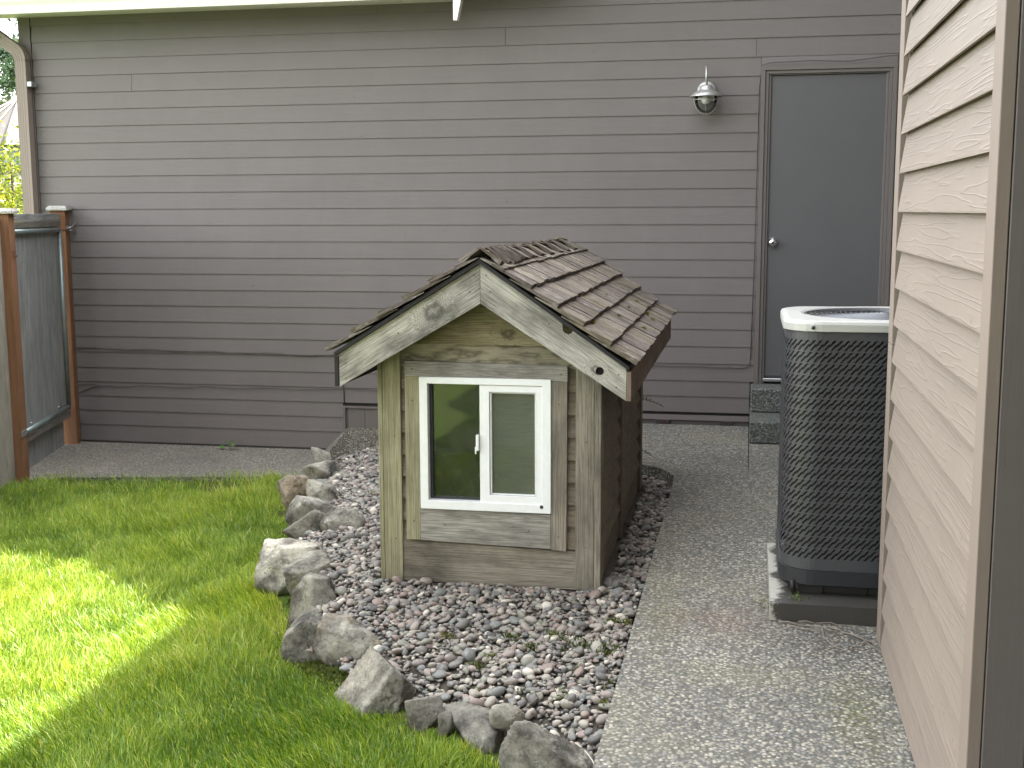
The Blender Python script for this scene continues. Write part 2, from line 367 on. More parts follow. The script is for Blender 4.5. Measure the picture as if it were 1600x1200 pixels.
def mat_rock(name, tone, lichen=.3, warm=0.0):
    m = NT(name); _, v = m.obj((1, 1, 1)); n = m.noise(v, 7, 8, .7); n2 = m.noise(v, 95, 6, .8); n3 = m.noise(v, 3.0, 4, .6)
    a = tuple(x*tone for x in (.37, .35, .29)); b = tuple(x*tone for x in (.10, .096, .085))
    col = m.mix(m.ramp(n, [(.42, 0.0), (.60, 1.0)]), a, b)
    col = m.mix(m.math('MULTIPLY', m.ramp(n2, [(.5, 0.0), (.7, 1.0)]), .55), col, tuple(x*.4 for x in b))
    col = m.mix(m.math('MULTIPLY', m.ramp(n3, [(.5, 0.0), (.62, 1.0)]), .45*warm+.1), col, (.30, .22, .13))
    li = m.noise(v, 17, 6, .8); col = m.mix(m.math('MULTIPLY', m.ramp(li, [(.56, 0.0), (.66, 1.0)]), lichen), col, (.56, .54, .45))
    cr = m.vor(m.vmath('ADD', v, m.vmath('MULTIPLY', m.noise(v, 12, 4, .7, out=1), (.16, .16, .16))), 9, 'DISTANCE_TO_EDGE'); crk = m.ramp(cr.outputs['Distance'], [(.0, 1.0), (.012, 0.0)])
    col = m.mix(m.math('MULTIPLY', crk, m.math('MULTIPLY', m.ramp(n3, [(.45, 0.0), (.6, 1.0)]), .7)), col, (.03, .028, .024))
    m.col(col); m.rough(.92); m.spec(.2)
    h = m.math('ADD', m.math('MULTIPLY', n, 1.0), m.math('MULTIPLY', n2, .6)); h = m.math('SUBTRACT', h, m.math('MULTIPLY', crk, .15)); m.bump(h, 1.0, .016); return m.m
M_ROCKS = [mat_rock('rock_grey', 1.0, .5), mat_rock('rock_dark', .72, .25), mat_rock('rock_pale', 1.55, .5), mat_rock('rock_warm', 1.1, .45, 1.0)]
def mat_grass(name, stops, trans=.35):
    m = NT(name); a = m.n('ShaderNodeAttribute', attribute_name='shade'); c = m.ramp(a.outputs['Fac'], stops)
    d = m.n('ShaderNodeBsdfDiffuse'); t = m.n('ShaderNodeBsdfTranslucent'); g = m.n('ShaderNodeBsdfGlossy'); g.inputs['Roughness'].default_value = .45
    m.l(c, d.inputs[0]); tc = m.mix(1.0, c, (1.25, 1.15, .45), 'MULTIPLY'); m.l(tc, t.inputs[0]); g.inputs[0].default_value = (.8, .9, .7, 1)
    ms = m.n('ShaderNodeMixShader'); ms.inputs[0].default_value = trans; m.l(d.outputs[0], ms.inputs[1]); m.l(t.outputs[0], ms.inputs[2])
    m2 = m.n('ShaderNodeMixShader'); m2.inputs[0].default_value = .035; m.l(ms.outputs[0], m2.inputs[1]); m.l(g.outputs[0], m2.inputs[2])
    m.l(m2.outputs[0], m.out.inputs[0]); return m.m
M_GRASS = mat_grass('grass_blade', [(0, (.055, .12, .010)), (.30, (.115, .215, .022)), (.55, (.20, .30, .025)), (.78, (.30, .40, .025)), (.90, (.40, .44, .07)), (1, (.50, .44, .18))], .40)
M_MOSS = mat_grass('moss_green', [(0, (.035, .055, .008)), (.5, (.075, .10, .012)), (1, (.19, .17, .03))], .2)
M_LEAF = mat_grass('weed_leaf', [(0, (.05, .09, .02)), (.6, (.10, .16, .03)), (1, (.22, .21, .06))], .3)
M_BUSH = mat_grass('yellow_green_leaf', [(0, (.06, .10, .01)), (.6, (.13, .16, .015)), (1, (.22, .23, .04))], .4)
M_CONIF = mat_grass('conifer_needles', [(0, (.04, .075, .045)), (.6, (.10, .15, .085)), (1, (.18, .22, .13))], .2)
M_HEDGE = mat_grass('hedge_leaf', [(0, (.035, .07, .012)), (.6, (.07, .12, .02)), (1, (.12, .17, .03))], .25)
M_BARK = mat_plain('bark', (.10, .075, .055), .95, noise=.4, sc=15, bump=.8)
def mat_soil():
    m = NT('lawn_soil'); p = m.pos(); n = m.noise(p, 30, 5, .7); n2 = m.noise(p, 5, 5, .65)
    c = m.mix(n, (.05, .075, .015), (.10, .09, .045)); c = m.mix(m.ramp(n2, [(.4, 0.0), (.6, 1.0)]), c, (.06, .10, .015)); m.col(c); m.rough(1.0); m.spec(.05); m.bump(n, 1.0, .02); return m.m
M_SOIL = mat_soil(); M_GROUND = mat_plain('far_ground', (.07, .10, .03), 1.0, noise=.3, sc=.6)
M_BED = mat_plain('bed_soil', (.07, .058, .045), 1.0, noise=.4, sc=30, bump=1.0)

# ------------------------------------------------------------ the ground
YW = 8.30                                          # face of the back wall
BORDER = [(-2.66, 7.34), (-2.70, 7.10), (-2.68, 6.66), (-2.46, 6.22), (-2.31, 5.84), (-2.28, 5.36), (-2.03, 4.94), (-1.83, 4.58), (-1.66, 4.05), (-1.50, 3.98), (-1.34, 3.80), (-1.13, 3.62), (-.99, 3.52), (-.82, 3.40), (-.64, 3.28), (-.40, 3.06), (-.385, 2.2), (-.385, 1.0)]
def lawn_z(x, y):
    s = sstep(-3.4, -.5, x)*sstep(6.8, 3.6, y); return -.272+.135*s+.008*lownoise(x, y)
def bed_z(x, y):   # gravel surface
    z = -.035-.075*sstep(5.0, 7.4, y)*sstep(-.8, -1.6, x)-.05*sstep(-1.5, -2.6, x)*sstep(7, 5, y)
    B = np.array(BORDER[1:16]); d = np.full(np.shape(x), 9.0)
    for i in range(len(B)-1):
        a, b = B[i], B[i+1]; ab = b-a; t = np.clip(((x-a[0])*ab[0]+(y-a[1])*ab[1])/(ab@ab), 0, 1); d = np.minimum(d, np.hypot(x-a[0]-t*ab[0], y-a[1]-t*ab[1]))
    z = z-.075*sstep(.34, .05, d)
    return z+.006*lownoise(x, y, 3)
gm = [(-120, -120), (120, -120), (120, 160), (-120, 160)]
lab(mesh('ground', [(x, y, -.36) for x, y in gm], [(0, 1, 2, 3)], M_GROUND), 'flat green ground stretching away beyond the yard', kind='structure')
LAWN = [(-4.6, 1.0)]+[(-4.62, 6.85), (-4.52, 7.12), (-3.04, 7.38)]+BORDER
def lawn_sheet():
    xs = np.arange(-8, 1.01, .12); ys = np.arange(-6, 7.61, .12); X, Y = np.meshgrid(xs, ys); Z = lawn_z(X, Y)
    Z = Z - .25*(sstep(-.6, -.2, X)*sstep(3.9, 3.6, Y)) - .03*sstep(7.05, 7.3, Y)
    vs = np.stack([X, Y, Z], -1).reshape(-1, 3); nx = len(xs); fs = []
    for j in range(len(ys)-1):
        for i in range(nx-1):
            cx, cy = xs[i]+.06, ys[j]+.06
            if cx > -.45 and cy > -5: continue
            k = j*nx+i; fs.append((k, k+1, k+nx+1, k+nx))
    return lab(mesh('lawn', vs, fs, M_SOIL, smooth=True), 'soil and thatch under the lawn', kind='structure')
lawn = lawn_sheet()
# gravel bed base
def bed_sheet():
    xs = np.arange(-2.9, -.35, .05); ys = np.arange(2.9, 7.9, .05); X, Y = np.meshgrid(xs, ys); Z = bed_z(X, Y)-.03
    poly = BED; vs = np.stack([X, Y, Z], -1).reshape(-1, 3); nx = len(xs); fs = []
    ins = in_poly(X, Y, poly)
    for j in range(len(ys)-1):
        for i in range(nx-1):
            if ins[j, i] and ins[j+1, i+1] and ins[j, i+1] and ins[j+1, i]:
                k = j*nx+i; fs.append((k, k+1, k+nx+1, k+nx))
    return lab(mesh('gravel_bed', vs, fs, M_BED, smooth=True), 'bed of rounded pebbles around the dog house', kind='structure')
BED = [(x+.06, y) for x, y in BORDER[1:15]]+[(-.395, 3.05), (-.392, 6.30), (-.40, 6.58), (-.48, 6.80), (-.60, 6.88), (-.9, 7.12), (-1.4, 7.80), (-2.45, 7.80), (-2.6, 7.45)]
bed = bed_sheet()

# path: thick cast slabs with tooled joints
path = empty('path', (0, 5, 0), None, None); lab(path, 'exposed aggregate concrete path beside the house', kind='structure')
prism('slab', [(-.375, -3, 0), (1.6, -3, 0), (1.6, 8.28, 0), (.0215, 8.28, 0), (.0215, 6.648, 0), (-.385, 6.647, 0), (-.378, 6.3, 0)], (0, 0, -.13), M_AGG, path)
prism('slab', [(-.392, 6.655, 0), (.017, 6.655, 0), (.017, 8.28, 0), (-2.36, 8.28, 0), (-2.36, 7.83, 0), (-1.4, 7.82, 0), (-.9, 7.15, 0), (-.58, 6.90, 0), (-.47, 6.82, 0)], (0, 0, -.13), M_AGG, path)
# ramp down to the lower walkway on the left
rv = [(-3.02, 8.28, -.268), (-2.36, 8.28, 0), (-2.36, 7.815, 0), (-2.66, 7.80, -.012), (-2.66, 7.80, -.28), (-2.36, 7.80, -.28), (-2.95, 7.60, -.272), (-2.30, 7.80, -.28)]
mesh('ramp', [(-3.02, 8.28, -.268), (-2.362, 8.28, 0), (-2.362, 7.82, 0), (-2.68, 7.81, -.008), (-2.86, 7.66, -.275), (-2.66, 7.80, -.30), (-2.362, 7.82, -.30)],
     [(0, 3, 2, 1), (0, 4, 3), (4, 5, 3), (3, 5, 6, 2)], M_AGG2, path)
walk = mesh('walkway', [], [], None); bpy.data.objects.remove(walk)
wk = prism('walkway', [(-4.40, 7.10, -.268), (-3.04, 7.37, -.268), (-2.74, 7.46, -.268), (-2.72, 7.7, -.268), (-2.9, 7.8, -.268), (-2.9, 8.28, -.268), (-5.3, 8.28, -.268), (-5.2, 8.12, -.268), (-4.85, 7.0, -.268), (-4.55, 7.0, -.268)], (0, 0, -.08), M_AGG2)
lab(wk, 'lower exposed aggregate walkway along the back wall', kind='structure')

# ------------------------------------------------------------ lap siding board
def lap_board(name, a, b, z0, h, out, mat, parent, t0=.020, t1=.006, th=.012, ends=True):
    """board from a to b (xy, on the wall plane), bottom z0, height h; out = outward unit normal"""
    a, b, out = Vector((*a, 0)), Vector((*b, 0)), Vector((*out, 0))
    L = (b-a).length; ax = (b-a)/L; m = frame(Vector(((a+b)/2).xy.to_3d())+Vector((0, 0, z0)), ax, out)
    # local: X along, Y outwards, Z = X x Y
    sz = m.to_3x3().col[2].z
    pr = [(t0-th, 0), (t0, 0), (t0, .004), (t1+.002, h), (t1-.004, h)]
    vs = [(-L/2, y, z*sz) for y, z in pr]+[(L/2, y, z*sz) for y, z in pr]; n = len(pr)
    fs = [tuple(range(n)), tuple(range(2*n-1, n-1, -1))]+[(i, i+n, (i+1) % n+n, (i+1) % n) for i in range(n)]
    o = mesh(name, vs, fs, mat, parent, m)
    bb = bmesh.new(); bb.from_mesh(o.data); bmesh.ops.recalc_face_normals(bb, faces=bb.faces[:]); bb.to_mesh(o.data); bb.free()
    return o

# ------------------------------------------------------------ back house
bh = empty('house', (-2, YW, 0), 'long taupe lap sided house wall with a grey door, behind the dog house', 'house')
E_ = .1203
ztop = 2.451+E_*4
joints = {0: [-2.9], 1: [], 2: [], 3: [-1.2], 4: [-1.66, ], 5: [.02]}
DL, DR = .045, .90                               # outer edges of the door casing
KZ = lambda k: float(np.interp(k, [-30, 0, 8, 18, 22, 23], [2.449+30*.1205, 2.449, 1.483, .305, -.131, -.255]))
kk = list(range(-28, 24)); rows = [KZ(k) for k in kk]
jmap = {}
def jadd(x, zz):
    i = min(range(len(rows)), key=lambda i: abs(rows[i]+E_/2-zz)); jmap.setdefault(i, []).append(x)
for x, zz in [(-2.56, 2.83), (-1.66, 2.63), (-4.42, 2.39), (.03-.02, 2.50), (-2.86, .12), ]: jadd(x, zz)
for i, z0 in enumerate(rows):
    hrow = KZ(kk[i]-1)-z0+.006; zz0 = z0
    if z0 > 2.90: lim0 = max(-5.2, -1.9+(z0-2.86)/.72)
    else: lim0 = -5.20
    if z0 > 2.86 and lim0 > 2.2: continue
    spans = [(lim0, 2.4)]
    if z0 < 2.36 and z0 > .20: spans = [(lim0, DL), (DR, 2.4)]
    if z0 <= .20: spans = [(lim0, .02), (1.1, 2.4)]
    if z0 <= .05: spans = [(lim0, -2.875)]
    for (a, b) in spans:
        cuts = [a]+sorted(x for x in jmap.get(i, []) if a+.1 < x < b-.1)+[b]
        for c0, c1 in zip(cuts, cuts[1:]):
            lap_board('siding_board', (c0+.0012, YW), (c1-.0012, YW), z0, hrow, (0, -1), M_SIDE, bh, t0=.013, t1=.004, th=.009)
lap_board('siding_board', (DL+.001, YW), (DR-.001, YW), 2.388, KZ(0)-2.388+.006, (0, -1), M_SIDE, bh)
lap_board('siding_board', (-2.36, YW), (.018, YW), .030, .036, (0, -1), M_TRIMB, bh, t0=.014)
prism('wall_sheathing', [(-5.2, YW+.004, -.30), (6, YW+.004, -.30), (6, YW+.004, 6.4), (3.3, YW+.004, 6.4), (-1.6, YW+.004, 2.93), (-5.2, YW+.004, 2.93)], (0, .146, 0), M_DARK, bh)
wbox('corner_board', (-5.30, YW-.018, -.30), (-5.203, YW+.10, 3.0), M_TRIMB, bh, grain='z')
wbox('side_wall', (-5.29, YW+.152, -.30), (-5.15, 14, 2.95), M_TRIMB, bh)
wbox('foundation', (-2.87, YW-.004, -.1), (.018, YW+.0035, .035), M_FOUND, bh); wbox('foundation', (-5.2, YW-.004, -.30), (-2.872, YW+.0035, -.24), M_FOUND, bh)
# crawl space hatch left of the dog house
hx0, hx1 = -2.868, -2.10
wbox('hatch_panel', (hx0+.03, YW-.008, -.26), (hx0+.155, YW-.0005, .045), M_TRIMB, bh, grain='z')
wbox('hatch_panel', (hx0+.157, YW-.008, -.26), (hx1, YW-.0005, .045), M_TRIMB, bh, grain='z')
wbox('hatch_trim', (hx0-.005, YW-.020, -.26), (hx0+.012, YW-.001, .062), M_TRIMB, bh, grain='z')
wbox('hatch_trim', (hx0+.014, YW-.020, .047), (hx1, YW-.001, .062), M_TRIMB, bh)
for x in (-.56, -.13):
    v = wbox('vent', (x-.045, YW-.016, .001), (x+.045, YW-.005, .030), M_BLACK, bh)
    for q in range(5): wbox('vent_bar', (x-.035+q*.016, YW-.020, .004), (x-.031+q*.016, YW-.0165, .027), M_RUST, v, bev=0)
# door
dr = wbox('door', (.113, YW-.012, .352), (.868, YW+.0035, 2.325), M_DOOR, bh)
kb = lathe('knob', [(0.0, .062), (.012, .062), (.024, .055), (.027, .045), (.022, .033), (.012, .026), (.011, .012), (.030, .008), (.033, .0)], (.146, YW-.012, 1.245), (0, -1, 0), M_CHROME, dr, 24)
lathe('keyhole', [(0.0, .0645), (.006, .064), (.008, .062)], (.146, YW-.012, 1.245), (0, -1, 0), M_BLACK, dr, 12)
for (x0, x1, y0, n_) in ((DL, DL+.028, .044, 0), (DL+.029, DL+.050, .034, 1), (DL+.051, DL+.066, .024, 2)):
    wbox('door_casing', (x0, YW-y0, .300 if n_ < 3 else .3), (x1, YW-.001, 2.385-(x0-DL)), M_TRIMB, bh, grain='z')
for (x0, x1, y0) in ((DR-.028, DR, .044), (DR-.050, DR-.029, .034), (DR-.030-.036, DR-.051, .024)):
    wbox('door_casing', (x0, YW-y0, .300), (x1, YW-.001, 2.385-(DR-x1)), M_TRIMB, bh, grain='z')
for (dz0, dz1, y0, ins) in ((0, .028, .046, 0), (.029, .050, .036, .029), (.051, .058, .026, .051)):
    wbox('door_casing', (DL+ins+.028*0, YW-y0, 2.386-dz1), (DR-ins, YW-.0005, 2.386-dz0), M_TRIMB, bh)
wbox('threshold', (.105, YW-.06, .318), (.875, YW-.001, .338), M_CHROME, bh)
wbox('threshold_seal', (.113, YW-.016, .340), (.868, YW-.013, .351), M_BLACK, bh)
# cables clipped to the wall
def cable(pts, r=.0028): return tube('cable', pts, r, M_CABLE, bh, 6)
def wavy(x0, x1, z0, z1, n=40, a=.006, y=YW-.018):
    return [(x0+(x1-x0)*i/n, y+random.uniform(-.001, .001), z0+(z1-z0)*i/n+a*math.sin(i*.7)*random.random()) for i in range(n+1)]
cable(wavy(-4.98, -.1, .448, .40, 70, .006)); cable(wavy(-4.98, -2.3, .452, .42, 50, .012), .002)
cable(wavy(-4.98, -2.87, .165, .182, 40, .01)); cable([(-4.98, YW-.018, .10), (-4.85, YW-.018, .155), (-4.7, YW-.018, .172)], .003)
cable(wavy(-2.87, -2.2, .19, .17, 12)); cable([(-2.865, YW-.018, .30), (-2.868, YW-.018, .24), (-2.862, YW-.018, .07)], .003)
cable([(-.1, YW-.018, .40), (-.03, YW-.018, .40), (.01, YW-.018, .42), (.02, YW-.018, .47), (.03, YW-.03, 1.3), (.035, YW-.03, 2.25), (.05, YW-.04, 2.39), (.10, YW-.048, 2.405), (.35, YW-.048, 2.412), (.6, YW-.048, 2.402), (.85, YW-.048, 2.43), (1.2, YW-.04, 2.42)], .0035)
# eave: gutter, fascia, roof
GY = 7.92
gut = prism('gutter', [(-9, GY+.12, 2.945), (-9, GY, 2.955), (-9, GY-.005, 2.925), (-9, GY+.012, 2.895), (-9, GY+.03, 2.842), (-9, GY+.12, 2.842)], (9-1.945, 0, 0), M_WHITE, bh, xdir=(0, 1, 0))
wbox('gutter_lip', (-9, GY-.012, 2.944), (-1.945, GY+.006, 2.960), M_WHITE, gut)
wbox('soffit', (-9, GY+.122, 2.87), (-1.945, YW+.003, 2.885), M_WHITE, bh)
prism('corbel', [(-1.94, GY+.03, 2.90), (-1.87, GY+.03, 2.90), (-1.915, GY+.03, 2.695), (-1.94, GY+.03, 2.695)], (0, .06, 0), M_WHITE, bh)
prism('roof', [(-9, GY, 2.962), (-9, 12.5, 4.9), (-9, 12.5, 5.0), (-9, GY-.03, 2.99)], (9-1.3, 0, 0), M_ROOF, bh, xdir=(0, 1, 0))
RX0, RS = -1.50, .72
prism('gable_roof', [(RX0, GY, 2.962), (RX0+5.2, GY, 2.962+5.2*RS), (RX0+5.2, GY, 3.03+5.2*RS), (RX0-.15, GY, 2.99)], (0, 6, 0), M_ROOF, bh)
prism('rake_board', [(RX0, GY-.022, 2.90), (RX0+5.2, GY-.022, 2.90+5.2*RS), (RX0+5.2, GY-.022, 3.02+5.2*RS), (RX0, GY-.022, 3.02)], (0, .021, 0), M_WHITE, bh)
# ------------------------------------------------------------ downspout on the left corner
ds = empty('downspout', (-5.24, YW-.1, -.26), 'taupe ridged downspout running down the left corner of the house wall', 'downspout')
def ds_section(path_pts, w=.086, d=.062):
    # corrugated rectangular section swept along a path lying in the xz plane
    sec = []
    for s0, s1, nn in (((-1, -1), (1, -1), 9), ((1, -1), (1, 1), 7), ((1, 1), (-1, 1), 9), ((-1, 1), (-1, -1), 7)):
        for i in range(nn):
            t = i/nn; x = s0[0]+(s1[0]-s0[0])*t; y = s0[1]+(s1[1]-s0[1])*t; kk = .93 if i % 2 else 1.0
            sec.append((x*w/2*kk, y*d/2*kk))
    vs = []; fs = []; n = len(sec); P = [Vector(p) for p in path_pts]
    for i, p in enumerate(P):
        t = (P[min(i+1, len(P)-1)]-P[max(i-1, 0)]).normalized(); side = Vector((0, 1, 0)).cross(t).normalized()
        for a, b in sec: vs.append(p+side*a+Vector((0, 1, 0))*b)
    for i in range(len(P)-1):
        for j in range(n): fs.append((i*n+j, i*n+(j+1) % n, (i+1)*n+(j+1) % n, (i+1)*n+j))
    return vs, fs
dy = YW-.062
vs, fs = ds_section([(-5.25, dy, -.2), (-5.25, dy, 1.0), (-5.25, dy, 2.555)]); mesh('pipe', vs, fs, M_TRIM, ds)
el_ = [(-5.25, dy, 2.556)]+[(-5.25-.10*(1-math.cos(a)), dy, 2.556+.10*math.sin(a)) for a in [i*math.radians(56)/7 for i in range(1, 8)]]
vs, fs = ds_section(el_, .09, .066); mesh('elbow', vs, fs, M_TRIM, ds)
e = Vector(el_[-1]); dirv = Vector((-math.sin(math.radians(56)), 0, math.cos(math.radians(56))))
vs, fs = ds_section([e+dirv*.001, e+dirv*.13]); mesh('pipe', vs, fs, M_TRIM, ds)
vs, fs = ds_section([e+dirv*.131, e+dirv*.60], .09, .066); mesh('pipe', vs, fs, M_TRIM, ds)
wbox('strap', (-5.20, dy-.036, 2.37), (-5.165, dy+.03, 2.405), M_GALV, ds)
# ------------------------------------------------------------ steps
st = empty('steps', (.5, 8, 0), 'two dark aggregate concrete steps under the grey door', 'steps')
wbox('step', (.022, 7.65, .002), (1.1, 8.279, .143), M_AGG3, st, bev=.008); wbox('step', (.026, 8.0, .145), (1.1, 8.277, .300), M_AGG3, st, bev=.008)
# ------------------------------------------------------------ wall lamp
LX = -.305
lp = empty('wall_lamp', (LX, YW, 2.28), 'caged barn style wall lamp with a flared metal shade left of the door', 'wall lamp')
lathe('back_plate', [(.062, 0), (.062, .012), (.052, .02), (0, .021)], (LX, YW-.014, 2.240), (0, -1, 0), M_LAMP, lp, 32)
ly = YW-.13
tube('arm', [(LX, YW-.03, 2.245), (LX, YW-.06, 2.30), (LX, YW-.075, 2.36), (LX, YW-.095, 2.385), (LX, YW-.12, 2.375), (LX, ly, 2.33), (LX, ly, 2.28)], .0075, M_LAMP, lp, 8)
lathe('shade', [(0.008, .068), (.028, .066), (.043, .056), (.046, .040), (.050, .030), (.075, .020), (.105, -.008), (.103, -.011), (.078, .010), (.05, .022), (.03, .024), (.0, .024)], (LX, ly, 2.20), (0, 0, 1), M_LAMP, lp, 40)
lathe('bulb', [(0.0, -.052), (.015, -.050), (.026, -.040), (.030, -.026), (.026, -.012), (.016, 0), (.014, .022)], (LX, ly, 2.195), (0, 0, 1), M_BULB, lp, 20)
lathe('globe', [(0.0, -.110), (.03, -.105), (.055, -.085), (.070, -.05), (.073, -.02), (.068, .008)], (LX, ly, 2.198), (0, 0, 1), M_CLEAR, lp, 28)
cg = lathe('cage_ring', [(.078, -.022), (.081, -.019), (.078, -.016), (.075, -.019), (.078, -.022)], (LX, ly, 2.19), (0, 0, 1), M_LAMP, lp, 32)
for q in range(4):
    a = q*math.pi/2+math.pi/4*0
    tube('cage_wire', [(LX+.0795*math.cos(t)*math.cos(a), ly+.0795*math.cos(t)*math.sin(a), 2.195-.118*math.sin(t)) for t in [i*math.pi/2/9 for i in range(10)]], .0022, M_LAMP, lp, 6)

# ------------------------------------------------------------ near house (right)
rh = empty('house', (1.3, 3.3, 0), 'near house wing on the right edge with rough beige lap siding and brown corner boards', 'house')
WX = .480
z0 = 1.933+E_*9
while z0 > 0.0:
    lap_board('siding_board', (WX, 2.552), (WX, 4.056), z0, E_+.006, (-1, 0), M_SIDE2, rh, t0=.021, t1=.001, th=.008); z0 -= E_
lap_board('siding_board', (WX, 2.552), (WX, 4.056), .030, .10, (-1, 0), M_SIDE2, rh, t0=.010, t1=.000, th=.009)
wbox('sheathing', (WX+.003, 2.50, .0), (1.6, 4.095, 6.0), M_DARK, rh)
wbox('corner_board', (WX-.020, 4.086, -.03), (WX+.002, 4.19, 1.02-.0), M_TRIM, rh, grain='z')
wbox('corner_board', (WX-.020, 4.086, 1.0225), (WX+.002, 4.19, 3.2), M_TRIM, rh, grain='z')
wbox('corner_board', (WX-.024, 2.462, -.02), (WX+.002, 2.551, 3.2), M_TRIM, rh, grain='z')
wbox('corner_board', (WX+.004, 2.458, -.02), (WX+.085, 2.499, 3.2), M_TRIMB, rh, grain='z')  # darker trim tone stands in for the shade on this camera-facing board
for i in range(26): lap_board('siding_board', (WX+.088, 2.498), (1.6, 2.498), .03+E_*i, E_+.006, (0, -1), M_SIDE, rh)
wbox('rear_wall', (WX+.01, 4.096, .0), (1.6, 4.14, 6.0), M_DARK, rh)
wbox('main_wall', (1.601, -5, -.2), (5, 12, 6.1), M_TRIMB, rh)
EX = .95
wbox('unseen_blocker', (-.7, -2.4, -.2), (1.6, -.42, 5.2), M_TRIMB, rh)  # added unseen block behind the camera, keeps sky light off camera-facing faces
prism('roof', [(EX, -6, 6.0), (EX, -6, 6.12), (6.0, -6, 9.0), (6.0, -6, 8.85)], (0, 19, 0), M_ROOF, rh)
wbox('fascia', (EX-.025, -6, 5.88), (EX-.001, 13, 6.14), M_WHITE, rh)

# ------------------------------------------------------------ air conditioner on its pad
pad = prism('concrete_pad', [(.10, 4.285, .0015), (1.15, 4.285, .0015), (1.15, 4.285, .066), (.10, 4.285, .066)], (0, .80, 0), None)
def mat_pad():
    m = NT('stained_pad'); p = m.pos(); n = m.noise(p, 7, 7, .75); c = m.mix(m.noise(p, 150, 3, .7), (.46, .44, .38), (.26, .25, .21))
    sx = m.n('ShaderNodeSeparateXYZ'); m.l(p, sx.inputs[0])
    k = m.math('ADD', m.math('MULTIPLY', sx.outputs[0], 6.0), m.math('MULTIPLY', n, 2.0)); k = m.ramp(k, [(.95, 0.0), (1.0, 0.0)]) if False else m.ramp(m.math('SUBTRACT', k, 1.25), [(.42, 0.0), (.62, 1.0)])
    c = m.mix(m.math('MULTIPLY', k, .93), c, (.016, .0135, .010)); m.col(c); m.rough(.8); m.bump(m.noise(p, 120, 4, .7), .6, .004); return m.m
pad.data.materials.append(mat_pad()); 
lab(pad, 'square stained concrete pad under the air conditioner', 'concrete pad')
ac = empty('air_conditioner', (.55, 4.8, .066), 'dark grey outdoor air conditioner with slotted metal jacket and pale top beside the house', 'air conditioner')
AX0, AX1, AY0, AY1, AR = .135, .875, 4.385, 5.06, .12
def rrect(u, off=0.0, r=AR):
    x0, x1, y0, y1 = AX0-off, AX1+off, AY0-off, AY1+off; r = r+off
    w_, h_ = x1-x0-2*r, y1-y0-2*r; q = math.pi*r/2; segs = [w_, q, h_, q, w_, q, h_, q]; P = sum(segs); u = (u % 1.0)*P
    for i, s in enumerate(segs):
        if u <= s or i == 7: break
        u -= s
    t = u
    if i == 0: return (x0+r+t, y0)
    if i == 2: return (x1, y0+r+t)
    if i == 4: return (x1-r-t, y1)
    if i == 6: return (x0, y1-r-t)
    cx, cy, a0 = {1: (x1-r, y0+r, -90), 3: (x1-r, y1-r, 0), 5: (x0+r, y1-r, 90), 7: (x0+r, y0+r, 180)}[i]
    a = math.radians(a0)+t/r; return (cx+r*math.cos(a), cy+r*math.sin(a))
PER = 2*((AX1-AX0-2*AR)+(AY1-AY0-2*AR))+2*math.pi*AR
ZB, ZT = .165, 1.035
def jacket():
    rows_, cols = 19, round(PER/.0235); h = (ZT-ZB-.07)/rows_; sk = 1.5
    vs = []; fs = []
    outer = [(0, 0), (.5, 0), (1, 0), (1, .42), (1, 1), (.5, 1), (0, 1), (0, .58)]
    hole = [(.20, .06), (.58, .06), (.58, .40), (.80, .40), (.80, .94), (.42, .94), (.42, .60), (.20, .60)]
    for r in range(rows_):
        for c in range(cols):
            b = len(vs)
            for (t, s) in outer+hole:
                u = (c+t+(r+s)*sk)/cols; x, y = rrect(u); vs.append((x, y, ZT-.03-(r+1-s)*h if False else ZB+.04+(r+s)*h))
            o = lambda i: b+i; H = lambda i: b+8+i
            fs += [(o(0), o(1), H(1), H(0)), (o(1), o(2), o(3), H(3), H(2), H(1)), (o(3), o(4), H(4), H(3)), (o(4), o(5), H(5), H(4)), (o(5), o(6), o(7), H(7), H(6), H(5)), (o(7), o(0), H(0), H(7))]
    n = 160
    for (za, zb) in ((ZB, ZB+.04), (ZB+.04+rows_*h, ZT)):
        b = len(vs)
        for i in range(n):
            x, y = rrect(-i/n); vs += [(x, y, za), (x, y, zb)]
        for i in range(n): j = (i+1) % n; fs.append((b+2*i, b+2*j, b+2*j+1, b+2*i+1))
    me = bpy.data.meshes.new('jacket'); me.from_pydata(vs, [], fs); me.update()
    bb = bmesh.new(); bb.from_mesh(me); bmesh.ops.remove_doubles(bb, verts=bb.verts[:], dist=.0004); bmesh.ops.triangulate(bb, faces=bb.faces[:]); bmesh.ops.recalc_face_normals(bb, faces=bb.faces[:]); bb.to_mesh(me); bb.free()
    o = link('jacket', me, M_JACK, ac)
    sm = o.modifiers.new('thickness', 'SOLIDIFY'); sm.thickness = .0010; sm.offset = 0
    return o
M_JACK = mat_plain('dark_grey_powder_coat', (.070, .071, .076), .36, .25, noise=.2, sc=4)
M_ACTOP = mat_plain('pale_painted_top', (.44, .44, .40), .38, .1, noise=.15, sc=6)
jacket()
def ring_wall(name, prof, mat, n=96, cap_top=False, cap_bot=False):
    vs = []; fs = []
    for off, z in prof:
        for i in range(n): x, y = rrect(-i/n, off, AR if off > -.1 else AR+off*0); vs.append((x, y, z))
    for k_ in range(len(prof)-1):
        for i in range(n): j = (i+1) % n; fs.append((k_*n+i, k_*n+j, (k_+1)*n+j, (k_+1)*n+i))
    if cap_top: fs.append(tuple((len(prof)-1)*n+i for i in range(n)))
    return mesh(name, vs, fs, mat, ac, smooth=False)
ring_wall('coil', [(-.030, .14), (-.030, 1.03)], M_COIL)
M_FIN = mat_plain('coil_fin', (.10, .085, .07), .5, .4, noise=.5, sc=3)
